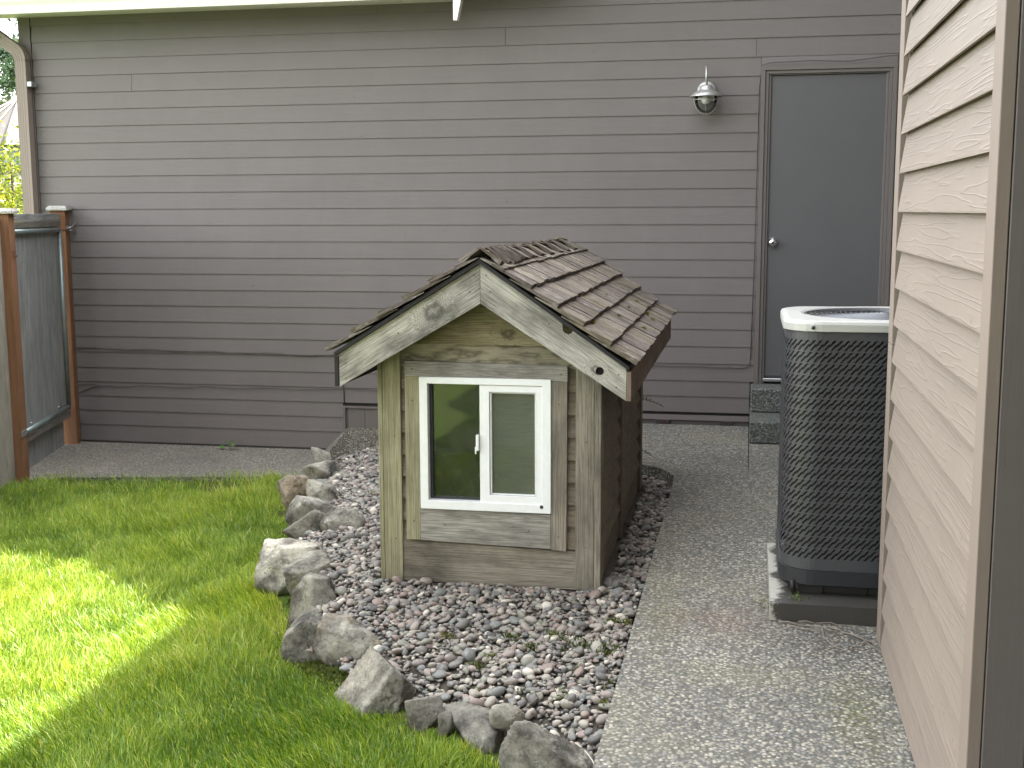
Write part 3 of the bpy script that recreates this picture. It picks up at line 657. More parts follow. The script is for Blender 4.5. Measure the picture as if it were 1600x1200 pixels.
for i in range(20): ring_wall('coil_tube', [(-.0285, .19+i*.0425), (-.022, .1925+i*.0425), (-.0285, .195+i*.0425)], M_FIN, 72)
ring_wall('base_pan', [(-.004, .105), (.004, .11), (.006, .163), (-.01, .166)], M_BLACK)
ring_wall('inner_base', [(-.05, .068), (-.05, .11)], M_COIL)
for x, y in ((.20, 4.42), (.36, 4.43), (.60, 4.43), (.18, 4.9)): wbox('foot', (x, y, .067), (x+.09, y+.05, .108), M_COIL, ac)
# top cover with a round opening
def top_cover():
    cx, cy = (AX0+AX1)/2, (AY0+AY1)/2; n = 96; vs = []; fs = []; R = .300
    prof = [(.006, ZT-.002), (.010, ZT), (.010, ZT+.024), (.005, ZT+.033), (-.012, ZT+.037)]
    for off, z in prof:
        for i in range(n): x, y = rrect(-i/n, off); vs.append((x, y, z))
    for rr, z in ((R+.012, ZT+.040), (R, ZT+.035), (R-.005, ZT+.02)):
        for i in range(n):
            x, y = rrect(-i/n, 0); a = math.atan2(y-cy, x-cx); vs.append((cx+rr*math.cos(a), cy+rr*math.sin(a), z))
    for k_ in range(len(prof)+2):
        for i in range(n): j = (i+1) % n; fs.append((k_*n+i, k_*n+j, (k_+1)*n+j, (k_+1)*n+i))
    mesh('top_cover', vs, fs, M_ACTOP, ac, smooth=False)
    g = empty_part = mesh('fan_grille', *grille(cx, cy, R, ZT+.035), M_GRIL, ac, smooth=True)
    lathe('fan_well', [(R-.004, ZT+.02), (R-.01, ZT-.10), (0, ZT-.10)], (cx, cy, 0), (0, 0, 1), M_COIL, ac, 48)
    lathe('fan_motor', [(0.09, -.08), (.09, -.02), (.05, 0), (0, .002)], (cx, cy, ZT+.02), (0, 0, 1), M_BLACK, ac, 24)
def grille(cx, cy, R, z):
    vs = []; fs = []
    def add_ring(r, rad, zz):
        b = len(vs); n, m_ = 72, 5
        for i in range(n):
            a = 2*math.pi*i/n
            for j in range(m_):
                q = 2*math.pi*j/m_; vs.append((cx+(r+rad*math.cos(q))*math.cos(a), cy+(r+rad*math.cos(q))*math.sin(a), zz+rad*math.sin(q)))
        for i in range(n):
            for j in range(m_): fs.append((b+i*m_+j, b+((i+1) % n)*m_+j, b+((i+1) % n)*m_+(j+1) % m_, b+i*m_+(j+1) % m_))
    for k_ in range(1, 17): add_ring(k_*R/16.5, .0024, z+.006*(1-(k_/16)**2))
    for k_ in range(24):
        a = 2*math.pi*k_/24; b = len(vs); d = Vector((math.cos(a), math.sin(a), 0)); s = Vector((-d.y, d.x, 0))
        for rr in (.03, R+.01):
            for q in (-1, 1): vs.append(tuple(Vector((cx, cy, z-.004))+d*rr+s*.0025*q)); 
        fs.append((b, b+1, b+3, b+2))
    return vs, fs
M_GRIL = mat_plain('grille_wire', (.12, .125, .13), .4, .6)
top_cover()
for x in (AX0+.09, AX0+.42): lathe('screw', [(0, .004), (.006, .003), (.007, 0)], (x, AY0-.0105, ZT+.013), (0, -1, 0), M_BLACK, ac, 10)
tube('foot_bolt', [(AX0+.05, AY0+.02, .07), (AX0+.045, AY0+.015, .12)], .009, M_COIL, ac, 8)

# ------------------------------------------------------------ dog house
dg = empty('dog_house', (-1.02, 5.6, 0), 'small weathered cedar dog house with shake roof and white sliding window on pebbles', 'dog house')
DX0, DX1, DY0, DY1 = -1.478, -.560, 4.69, 6.58
GBZ = -.06
AP = Vector((-1.019, 4.57, 1.258)); FR = Vector((-.4515, 4.57, .866)); FL = Vector((-1.5965, 4.57, .900))
def rz(x):  # underside of roof at x
    return (AP.z-.02)+((FR.z-AP.z)/(FR.x-AP.x)*(x-AP.x) if x > AP.x else (FL.z-AP.z)/(FL.x-AP.x)*(x-AP.x))
# corner posts
wbox('corner_post', (DX0+.020, DY0, GBZ), (-1.382, DY0+.022, .90), M_WPOST, dg, grain='z'); wbox('corner_post', (DX0, DY0, GBZ), (DX0+.0185, DY0+.09, .90), M_WPOST, dg, grain='z')
wbox('corner_post', (-.662, DY0, GBZ), (DX1-.028, DY0+.022, .86), M_WPOSTR, dg, grain='z'); wbox('corner_post', (DX1-.0265, DY0-.003, GBZ), (DX1, DY0+.085, .86), M_WPOSTR, dg, grain='z')
for x0, x1 in ((DX0, DX0+.02), (DX1-.0225, DX1)):
    wbox('side_batten', (x0, 5.50, GBZ), (x1, 5.56, .88), M_WSIDE, dg, grain='z'); wbox('side_batten', (x0, 6.50, GBZ), (x1, DY1+.02, .88), M_WSIDE, dg, grain='z')
# front lap boards
ED = .0915; zz = .015; row = 0
WL, WR, WB, WT = -1.30, -.757, .25, .80
while zz < 1.18:
    hh = ED+.004
    def half(z): 
        zt = z
        return (AP.x-(AP.z-.02-zt)/((AP.z-FL.z)/(AP.x-FL.x)), AP.x+(AP.z-.02-zt)/((AP.z-FR.z)/(FR.x-AP.x)))
    yl = DY0+.022+.010
    if zz+hh < .86: segs = [(-1.45, WL-.01), (WR+.01, -.59)] if zz+hh > .24 and zz < .80 else [(-1.45, -.59)]
    else:
        a, b = half(zz+hh*.5); segs = [(max(-1.45, a), min(-.59, b))]
    gm_ = M_WSIDE
    if zz > .83: gm_ = [M_GAB3, M_GAB2, M_GAB1, M_GAB1][min(3, int((zz-.83)/ED))]
    for a, b in segs:
        if b-a > .05: lap_board('lap_board', (a, yl), (b, yl), zz, hh, (0, -1), gm_, dg, t0=.021, t1=.003, th=.016)
    zz += ED; row += 1
wbox('front_sheathing', (-1.45, yl+.002, GBZ), (WL-.012, yl+.012, .86), M_DARK, dg); wbox('front_sheathing', (WR+.012, yl+.002, GBZ), (-.60, yl+.012, .86), M_DARK, dg)
prism('gable_sheathing', [(-1.45, yl+.002, WT+.01), (-.60, yl+.002, WT+.01), (-.60, yl+.002, .93), (AP.x, yl+.002, 1.20), (-1.45, yl+.002, .94)], (0, .01, 0), M_DARK, dg)
wbox('front_sheathing', (WL-.01, yl+.002, GBZ), (WR+.01, yl+.012, WB-.01), M_DARK, dg)
# window surround
yt = DY0-.006
prism('window_trim', [(-1.360, yt, .800), (-.695, yt, .791), (-.695, yt, .852), (-1.360, yt, .862)], (0, .024, 0), M_WTRIM, dg)
prism('window_trim', [(-1.362, yt-.001, .120), (-1.304, yt-.001, .122), (-1.300, yt-.001, .799), (-1.360, yt-.001, .799)], (0, .024, 0), M_WPOST, dg, xdir=(0, 0, 1))
prism('window_trim', [(-.760, yt-.001, .106), (-.698, yt-.001, .102), (-.696, yt-.001, .790), (-.758, yt-.001, .790)], (0, .024, 0), M_WPOSTR, dg, xdir=(0, 0, 1))
prism('window_apron', [(-1.303, yt, .121), (-.762, yt, .108), (-.762, yt, .250), (-1.303, yt, .254)], (0, .02, 0), M_WTRIM, dg)
prism('skirt_board', [(-1.381, DY0+.006, -.06), (-.6635, DY0+.006, -.06), (-.6635, DY0+.006, .098), (-1.381, DY0+.006, .113)], (0, .022, 0), M_WPOSTR, dg)
# vinyl sliding window
def poly_frame(name, x0, x1, z0_, z1_, wl, wr, wb, wt, y, d, mat, parent):
    a = [(x0, y, z0_), (x1, y, z0_), (x1, y, z1_), (x0, y, z1_)]; b = [(x0+wl, y, z0_+wb), (x1-wr, y, z0_+wb), (x1-wr, y, z1_-wt), (x0+wl, y, z1_-wt)]
    vs = a+b+[(p[0], p[1]+d, p[2]) for p in a+b]; fs = []
    for i in range(4):
        j = (i+1) % 4; fs += [(i, j, j+4, i+4), (i+8, i+12, j+12, j+8), (i, i+8, j+8, j), (i+4, j+4, j+12, i+12)]
    vs = [Vector(v) for v in vs]; o = mesh(name, vs, fs, mat, parent)
    bb = bmesh.new(); bb.from_mesh(o.data); bmesh.ops.recalc_face_normals(bb, faces=bb.faces[:]); bmesh.ops.bevel(bb, geom=bb.edges[:], offset=.0015, segments=1, affect='EDGES'); bb.to_mesh(o.data); bb.free()
    return o
wf = poly_frame('window_frame', -1.2985, -.7595, .2555, .7985, .034, .034, .036, .026, yt-.010, .07, M_VINYL, dg)
ws = poly_frame('window_sash', -1.050, -.794, .291, .771, .040, .026, .030, .028, yt-.004, .026, M_VINYL, dg)
poly_frame('sash_bead', -1.008, -.822, .3225, .7415, .006, .004, .004, .004, yt+.002, .018, M_VINYL, ws)
mesh('pane', [(-1.262, yt+.034, .293), (-1.03, yt+.034, .293), (-1.03, yt+.034, .770), (-1.262, yt+.034, .770)], [(0, 1, 2, 3)], M_GLASS, wf)
poly_frame('fixed_bead', -1.2635, -1.035, .2925, .7715, .012, .004, .005, .004, yt+.022, .02, M_BLACK, wf)
mesh('pane', [(-1.003, yt+.014, .326), (-.826, yt+.014, .326), (-.826, yt+.014, .738), (-1.003, yt+.014, .738)], [(0, 1, 2, 3)], M_GLASS2, ws)
lathe('dirt_clump', [(0, .005), (.005, .004), (.008, 0)], (-.797, yt-.0105, .283), (0, -1, 0), M_BED, wf, 7)
wbox('latch', (-1.063, yt-.020, .505), (-1.051, yt-.006, .570), M_VINYL, ws); wbox('latch_tab', (-1.068, yt-.016, .49), (-1.062, yt-.010, .52), M_VINYL, ws)
wbox('interior', (-1.44, 6.3, GBZ), (-.60, 6.35, 1.0), M_WSIDE, dg)
wbox('floor', (-1.44, 4.76, -.02), (-.60, 6.29, .03), M_WSIDE, dg)
wbox('inner_wall', (-1.445, 4.76, .031), (-1.43, 6.29, .85), M_DARK, dg); wbox('inner_wall', (-.61, 4.76, .031), (-.595, 6.29, .85), M_DARK, dg)
# side lap boards and base boards
for sgn, xw in ((1, DX1-.040), (-1, DX0+.036)):
    zz = .08
    while zz < .80:
        for a, b in ((DY0+.10, 5.498), (5.562, 6.498)): lap_board('lap_board', (xw, a), (xw, b), zz, ED+.004, (sgn, 0), M_WSIDE, dg, t0=.036, t1=.004, th=.016)
        zz += ED
    if sgn > 0: wbox('base_board', (xw+.001, DY0+.10, GBZ), (xw+.026, 6.49, .078), M_WSIDE, dg, grain='y')
    else: wbox('base_board', (xw-.018, DY0+.10, GBZ), (xw-.001, 6.49, .078), M_WSIDE, dg, grain='y')
wbox('rear_wall', (-1.45, 6.52, GBZ), (-.59, 6.545, .88), M_WSIDE, dg)
# gable fascia boards (the right one has two knot holes)
def circ(cx, cz, r, y, n=16, k=1.0): return [(cx+r*math.cos(2*math.pi*i/n), y, cz+r*k*math.sin(2*math.pi*i/n)) for i in range(n)]
ex = (0, .021, 0); yf = 4.57
AB = Vector((-1.0185, yf, 1.105))
hole1 = circ(-.5535, .851, .0165, yf)
prism('gable_fascia', [(AP.x+.0007, yf, AP.z), (AB.x+.0007, yf, AB.z), (-.452, yf, .739), (-.4515, yf, .866),
      (-.655, yf, 1.0065), (-.663, yf, .996), (-.675, yf, .990), (-.689, yf, .996), (-.697, yf, 1.007), (-.6975, yf, 1.0358)], ex, M_FASR, dg, xdir=(FR-AP), holes=[hole1])
prism('gable_fascia', [(AP.x-.0007, yf, AP.z), (FL.x, yf, FL.z), (-1.597, yf, .767), (AB.x-.0007, yf, AB.z)], ex, M_FASL, dg, xdir=(AP-FL))
wbox('hole_shade_panel', (-.585, yf+.024, .822), (-.525, yf+.028, .880), M_DARK, dg)  # dark panel stands in for the shade seen through the knot hole
for (nx_, nz_) in ((-1.045, 1.215), (-1.06, 1.15), (-.995, 1.215), (-.98, 1.15), (-1.57, .86), (-1.57, .80), (-1.35, .985), (-.48, .84), (-.49, .79), (-.75, 1.03), (-1.33, .83), (-.72, .82), (-1.33, .70), (-1.33, .20), (-.73, .70), (-.73, .16), (-1.41, .55), (-1.41, .12), (-.62, .55), (-.62, .12), (-1.2, .19), (-.85, .18)):
    yy_ = yf-.0006 if (nz_ > .84 or abs(nx_+1.02) > .45 and nz_ > .76) else (yt-.0016 if -1.38 < nx_ < -.68 else DY0-.0006)
    lathe('nail', [(0, .001), (.0026, .0008), (.003, 0)], (nx_, yy_, nz_), (0, -1, 0), M_RUST, dg, 8)
# sheathing under the shakes
RY0, RY1 = 4.555, 6.93
def roof_plane(xe, ze, nm):
    e = Vector((xe, RY0, ze)); a = Vector((AP.x, RY0, AP.z+.003)); t = Vector((0, 0, .016))
    prism(nm, [a, e, e+t, a+t], (0, RY1-RY0, 0), M_BLACKW, dg)
M_BLACKW = mat_plain('black_roof_felt', (.018, .017, .017), .85)
roof_plane(-.440, .857, 'roof_deck'); roof_plane(-1.612, .891, 'roof_deck')
wbox('eave_fascia', (-.4495, yf+.006, .742), (-.430, RY1-.02, .852), M_WSIDEE, dg, grain='y') if False else None
M_WSIDEE = mat_wood('eave_board', (.27, .20, .155), (.14, .10, .075), gamt=.2)
wbox('eave_fascia', (-.4500, yf-.002, .738), (-.432, RY1-.01, .852), M_WSIDEE, dg, grain='y')
wbox('eave_fascia', (-1.617, yf-.002, .768), (-1.599, RY1-.01, .885), M_BLACKW, dg, grain='y')
for x0, z0_ in ((-.452, .74), (-1.597, .77)):
    pass
prism('gable_fascia', [(AP.x, RY1-.03, AP.z), (AB.x, RY1-.03, AB.z), (-.452, RY1-.03, .739), (-.4515, RY1-.03, .866)], (0, .02, 0), M_WSIDEE, dg, xdir=(FR-AP))
prism('gable_fascia', [(AP.x-.001, RY1-.03, AP.z), (FL.x, RY1-.03, FL.z), (-1.597, RY1-.03, .767), (AB.x-.001, RY1-.03, AB.z)], (0, .02, 0), M_WSIDEE, dg, xdir=(AP-FL))
# shakes: split, wedge shaped, uneven
SHV = []
for i in range(10):
    L, W = .23, 1.0; nx_, ny_ = 3, 5; vs = []; fs = []
    ends = [random.uniform(-.0025, .0025) for _ in range(ny_)]; prof = [random.uniform(-.0015, .0015) for _ in range(ny_)]
    for layer in (0, 1):
        for a in range(nx_):
            for b in range(ny_):
                x = L*a/(nx_-1)+(ends[b] if a == nx_-1 else 0); th = .004+.0165*a/(nx_-1)
                vs.append((x, (b/(ny_-1)-.5)*W, (th+prof[b]) if layer else 0))
    q = nx_*ny_
    for a in range(nx_-1):
        for b in range(ny_-1):
            k0 = a*ny_+b; fs += [(k0, k0+1, k0+ny_+1, k0+ny_), (q+k0, q+k0+ny_, q+k0+ny_+1, q+k0+1)]
    for b in range(ny_-1): fs += [(b+1, b, q+b, q+b+1), ((nx_-1)*ny_+b, (nx_-1)*ny_+b+1, q+(nx_-1)*ny_+b+1, q+(nx_-1)*ny_+b)]
    for a in range(nx_-1): fs += [(a*ny_, (a+1)*ny_, q+(a+1)*ny_, q+a*ny_), ((a+1)*ny_+ny_-1, a*ny_+ny_-1, q+a*ny_+ny_-1, q+(a+1)*ny_+ny_-1)]
    SHV.append((vs, fs))
def shake(name, origin, down, yw, tilt, wid, var, length=.23, lift=0.0, roll=0.0):
    vs, fs = SHV[var]; down = Vector(down).normalized(); yv = Vector((0, 1, 0)); up = down.cross(yv)
    if up.z < 0: up = -up
    R_ = Matrix.Rotation(tilt, 3, yv if down.x > 0 else -yv); d2 = R_ @ down; 
    yv2 = Matrix.Rotation(roll, 3, d2) @ yv
    m = frame(Vector(origin)+up*lift, d2, yv2); flip = m.to_3x3().col[2].z < 0
    vv = [(x*length/.23, y*wid, -z if flip else z) for x, y, z in vs]
    return mesh(name, vv, [tuple(reversed(f)) for f in fs] if flip else fs, M_SHING, dg, m)
def shake_slope(xe, ze, courses, expo):
    a = Vector((AP.x, 0, AP.z+.021)); e = Vector((xe, 0, ze+.018)); d = (e-a); Ls = d.length; d.normalize()
    for c in range(courses):
        butt = Ls+.022-c*expo; y = RY0-.012+random.uniform(-.004, .004)
        while y < RY1:
            wd = random.choice((.075, .095, .11, .13, .15, .16))*random.uniform(.9, 1.1)
            if y+wd > RY1-.02: wd = RY1-y+.01
            if wd < .03: break
            ln = .215; top = butt-ln+random.uniform(-.005, .005)
            if top < .004: ln = ln-(.004-top); top = .004
            o = a+d*top; o.y = y+wd/2
            shake('shake', o, d, 1, -.078+random.uniform(-.012, .010), wd-.009, random.randrange(10), ln, .003, random.uniform(-.012, .012))
            y += wd
shake_slope(-.440, .857, 6, .124); shake_slope(-1.612, .891, 6, .124)
# ridge caps: each a pair of curled shakes, stepping along the ridge
y = RY0-.01; n_ = 0
steps_ = [.115, .085, .07, .068, .066, .13, .20, .24, .24, .26, .26, .26, .30]
for stp in steps_:
    if y > RY1-.10: break
    for sgn in (1, -1):
        d = Vector((sgn*.83, 0, -.56)); o = Vector((AP.x-sgn*.012, y+.10, AP.z+.046))
        vs, fs = SHV[random.randrange(10)]; 
        # cap shakes lie along the ridge and are tilted: rear end low, front end high
        m = frame(o, d, Vector((0, 1, -.24 if n_ < 6 else -.10)).normalized())
        flip = m.to_3x3().col[2].z < 0
        ln = .105+random.uniform(-.006, .012)
        vv = [(x*ln/.23, yy*(.15 if n_ < 6 else .26), (-1 if flip else 1)*(z*1.2+.012*((x/.23)**2)*(-1)+.003)) for x, yy, z in vs]
        mesh('ridge_cap', vv, [tuple(reversed(f)) for f in fs] if flip else fs, M_SHING, dg, m)
    y += stp; n_ += 1

# ------------------------------------------------------------ gate and fence on the left
g0 = Vector((-4.98, 8.13, 0)); g1 = Vector((-4.62, 6.87, 0)); gd = (g1-g0).normalized(); gn = Vector((gd.y, -gd.x, 0))
if gn.x < 0: gn = -gn
def GP(s, z, o=0.0): p = g0+gd*s+gn*o; return Vector((p.x, p.y, z))
def gbox(name, s0, s1, o0, o1, z0_, z1_, mat, parent, grain='z', bev=.0015):
    c = GP((s0+s1)/2, (z0_+z1_)/2, (o0+o1)/2)
    if grain == 'z': return beam(name, c, (0, 0, 1), gd, z1_-z0_, abs(s1-s0), abs(o1-o0), mat, parent, bev)
    return beam(name, c, gd, (0, 0, 1), abs(s1-s0), z1_-z0_, abs(o1-o0), mat, parent, bev)
gt = empty('gate', GP(.57, -.2), 'narrow grey board gate in a galvanised pipe frame between two brown posts', 'gate')
ss = [.02, .16, .30, .44, .585, .725, .865, .985, 1.115]
for a, b in zip(ss, ss[1:]): gbox('board', a+.002, b-.002, -.02, -.001, .03, 1.40, M_GATEW, gt)
for a, b in zip(ss, ss[1:]): gbox('board', a+.002, b-.002, -.045, -.028, -.262, .028, M_GATEW, gt)
gbox('rail', .0, 1.135, -.012, .022, 1.405, 1.452, M_GATEW, gt, 'x'); gbox('rail', .0, 1.135, -.010, .026, 1.358, 1.403, M_GATER, gt, 'x')
gbox('rail', -.005, 1.13, -.012, .022, -.052, -.002, M_GATER, gt, 'x')
PR = .0175
def ptube(nm, a, b): return tube(nm, [a, b], PR, M_GALVP, gt, 14)
ptube('pipe', GP(.02, 1.336, .018), GP(1.10, 1.336, .018)); ptube('pipe', GP(.012, .025, .018), GP(1.11, .025, .018)); ptube('pipe', GP(.02, .02, .018), GP(.02, 1.338, .018))
tube('pipe', [GP(1.108, .02, .018), GP(1.108, 1.338, .018)], .012, M_GALV, gt, 10)
for s_, z_ in ((.25, 1.315), (.92, 1.315), (.22, .055), (.88, .055)): lathe('bolt', [(0, .006), (.007, .005), (.008, 0)], GP(s_, z_, .003), gn, M_CHROME, gt, 8)
for z_ in (1.22, .06): tube('hinge', [GP(1.125, z_-.06, .022), GP(1.125, z_+.07, .022)], .010, M_GALV, gt, 8)
def post(s0, s1, o0, o1, zt, label, capm):
    p = empty('fence_post', GP((s0+s1)/2, -.27, (o0+o1)/2), label, 'fence post', 'brown posts beside the gate')
    gbox('shaft', s0, s1, o0, o1, -.34, zt, M_POSTB, p, bev=.003)
    c = GP((s0+s1)/2, zt, (o0+o1)/2); W = abs(s1-s0)/2+.022
    vs = []
    for (k_, z_) in ((1.0, .001), (1.0, .014), (.80, .034)):
        for a, b in ((-1, -1), (1, -1), (1, 1), (-1, 1)): q = c+gd*W*k_*a+gn*W*k_*b; vs.append((q.x, q.y, zt+z_))
    fs = [(3, 2, 1, 0), (8, 9, 10, 11)]
    for r_ in (0, 4):
        for i in range(4): j = (i+1) % 4; fs.append((r_+i, r_+j, r_+j+4, r_+i+4))
    mesh('cap', vs, fs, capm, p); return p
p2 = post(-.125, -.022, -.055, .055, 1.475, 'brown square fence post with pale cap against the house wall', M_CAP)
p1 = post(1.145, 1.25, -.045, .055, 1.455, 'brown square fence post on the left edge carrying the gate hinges', M_CAP)
# latch and strap hinge
lt = empty('gate_latch', GP(-.04, 1.35, .06), 'small galvanised gate latch on the brown post by the wall', 'latch')
gbox('plate', -.10, -.035, .056, .062, 1.325, 1.365, M_GALV, lt, 'x'); tube('lever', [GP(-.05, 1.345, .065), GP(-.10, 1.36, .085), GP(-.15, 1.395, .10)], .006, M_GALV, lt, 6); tube('lever', [GP(-.05, 1.335, .065), GP(-.13, 1.315, .095)], .006, M_GALV, lt, 6)
tube('strike', [GP(-.02, 1.336, .02), GP(-.02, 1.336, .07), GP(-.05, 1.336, .07)], .006, M_RUST, lt, 6)
for z_ in (.045, 1.20):
    h_ = gbox('strap_hinge', 1.16, 1.27 if z_ < 1 else 1.22, .0555, .060, z_-.02, z_+.02, M_RUST if z_ > 1 else M_GALV, p1, 'x'); tube('hinge_pin', [GP(1.165, z_-.015, .06), GP(1.13, z_-.01, .035)], .008, M_RUST, p1, 6)
gbox('bracket', -.150, -.127, -.03, .05, -.27, -.07, M_BLACK, p2, 'z')
fn = empty('fence', GP(2.5, -.27), 'pale vertical board fence running from the left gate post along the lawn', 'fence')
for i in range(40):
    s_ = 1.256+i*.143; gbox('board', s_, s_+.138, -.02, 0.0, -.25, 1.42, M_FENCEL, fn)
gbox('rail', 1.256, 7.0, -.06, -.022, 1.2, 1.29, M_FENCEL, fn, 'x'); gbox('rail', 1.256, 7.0, -.06, -.022, 0, .09, M_FENCEL, fn, 'x')

# ------------------------------------------------------------ rocks of the border
def ray_pt(u, v, z):
    d = CR*(u-800)+CU*(600-v)+CF*FPX; t = (z-CAMH)/d.z; return Vector((0, 0, CAMH))+d*t
def rock_mesh(L, W, H, seed, cuts=7, nz=.05, flat=False, round_=0.0, sub=5):
    r_ = random.Random(seed); b = bmesh.new(); bmesh.ops.create_icosphere(b, subdivisions=sub, radius=1)
    planes = []
    for ax in ((1, 0, 0), (-1, 0, 0), (0, 1, 0), (0, -1, 0), (0, 0, 1), (0, 0, -1)):
        n = (Vector(ax)+Vector([r_.uniform(-.42, .42) for _ in range(3)])).normalized(); planes.append((n, r_.uniform(.80, .98)))
    if flat: planes[4] = (Vector((r_.uniform(-.1, .1), r_.uniform(-.1, .1), 1)).normalized(), .9)
    for _ in range(cuts):
        n = Vector([r_.gauss(0, 1) for _ in range(3)]).normalized(); planes.append((n, r_.uniform(.72, 1.0)))
    from mathutils import noise as mn
    off = Vector([r_.uniform(0, 50) for _ in range(3)]); K = 90
    PN = np.array([p[0][:] for p in planes]); PD = np.array([p[1] for p in planes])
    D = np.array([v.co.normalized()[:] for v in b.verts]); q = np.clip(D@PN.T/PD, 0, None); rr = (q**K).sum(1)**(-1/K)
    rr = np.minimum(rr, 1.8)*(1-round_)+1.10*round_
    bed_dir = Vector([r_.uniform(-.3, .3), r_.uniform(-.3, .3), 1]).normalized()
    for i, v in enumerate(b.verts):
        d = Vector(D[i]); p = d*rr[i]; lay = p.dot(bed_dir)*6+mn.noise(p*1.5+off)*1.2
        st_ = (lay-math.floor(lay)); st_ = min(st_*4, 1)-.5
        e = mn.fractal(p*1.7+off, .7, 2.2, 6)*nz*.9+st_*nz*.55*(1-round_)+nz*.45*mn.noise(p*8+off)+nz*.40*mn.noise(p*19+off)-nz*1.0*max(0, .10-abs(mn.noise(p*2.3-off)))*9*(1-round_)
        p = p+d*e; v.co = Vector((p.x*L/2, p.y*W/2, p.z*H/2))
    me = bpy.data.meshes.new('rock'); b.to_mesh(me); b.free()
    for p in me.polygons: p.use_smooth = True
    return me
ROCKME = []
def rock(bb, L, W, H, yaw, mat, label, seed, tilt=(0, 0), zb=-.2, **k):
    u0, u1, v0, v1 = bb; ew = (u1-u0)*.05; u0 -= ew; u1 += ew; v0 -= ew; me = rock_mesh(L, W, H, seed, **k)
    Rm = Matrix.Rotation(math.radians(yaw), 4, 'Z') @ Matrix.Rotation(math.radians(tilt[0]), 4, 'X') @ Matrix.Rotation(math.radians(tilt[1]), 4, 'Y')
    V = np.array([v.co[:] for v in me.vertices]) @ np.array(Rm.to_3x3()).T
    p = ray_pt((u0+u1)/2, v1-6, zb); pos = np.array([p.x, p.y+W*.3]); sx = sz = 1.0
    ax = np.array([CR[:], CU[:], CF[:]])
    for it in range(10):
        Q = V*np.array([sx, sx, sz]); Q[:, 2] += zb-.035-Q[:, 2].min(); Q[:, :2] += pos
        vis = Q[Q[:, 2] > zb]; C = (vis-np.array([0, 0, CAMH]))@ax.T; U = 800+FPX*C[:, 0]/C[:, 2]; Vv = 600-FPX*C[:, 1]/C[:, 2]
        sx *= float(np.clip((u1-u0)/(U.max()-U.min()), .8, 1.25)); sz *= float(np.clip((v1-v0)/(Vv.max()-Vv.min()), .85, 1.18)); sz = min(max(sz, .45), 1.9)
        dist = C[:, 2].mean(); pos[0] += ((u0+u1)/2-(U.max()+U.min())/2)/FPX*dist*.9; pos[1] -= (v1-Vv.max())/FPX*dist*dist/(CAMH-zb)*.7
    Q = V*np.array([sx, sx, sz]); dz = zb-.035-Q[:, 2].min(); Q[:, 2] += dz
    me.vertices.foreach_set('co', Q.astype(np.float32).ravel()); me.update()
    o = link('rock', me, M_ROCKS[mat], None, Matrix.Translation(Vector((pos[0], pos[1], 0))))
    ROCKME.append((Q[:, :3]+np.array([pos[0], pos[1], 0]), me)); print('rock', seed, [round(float(x), 2) for x in (pos[0], pos[1], sx*L, sx*W, sz*H)])
    return lab(o, label, 'rock', 'rough rocks edging the pebble bed')
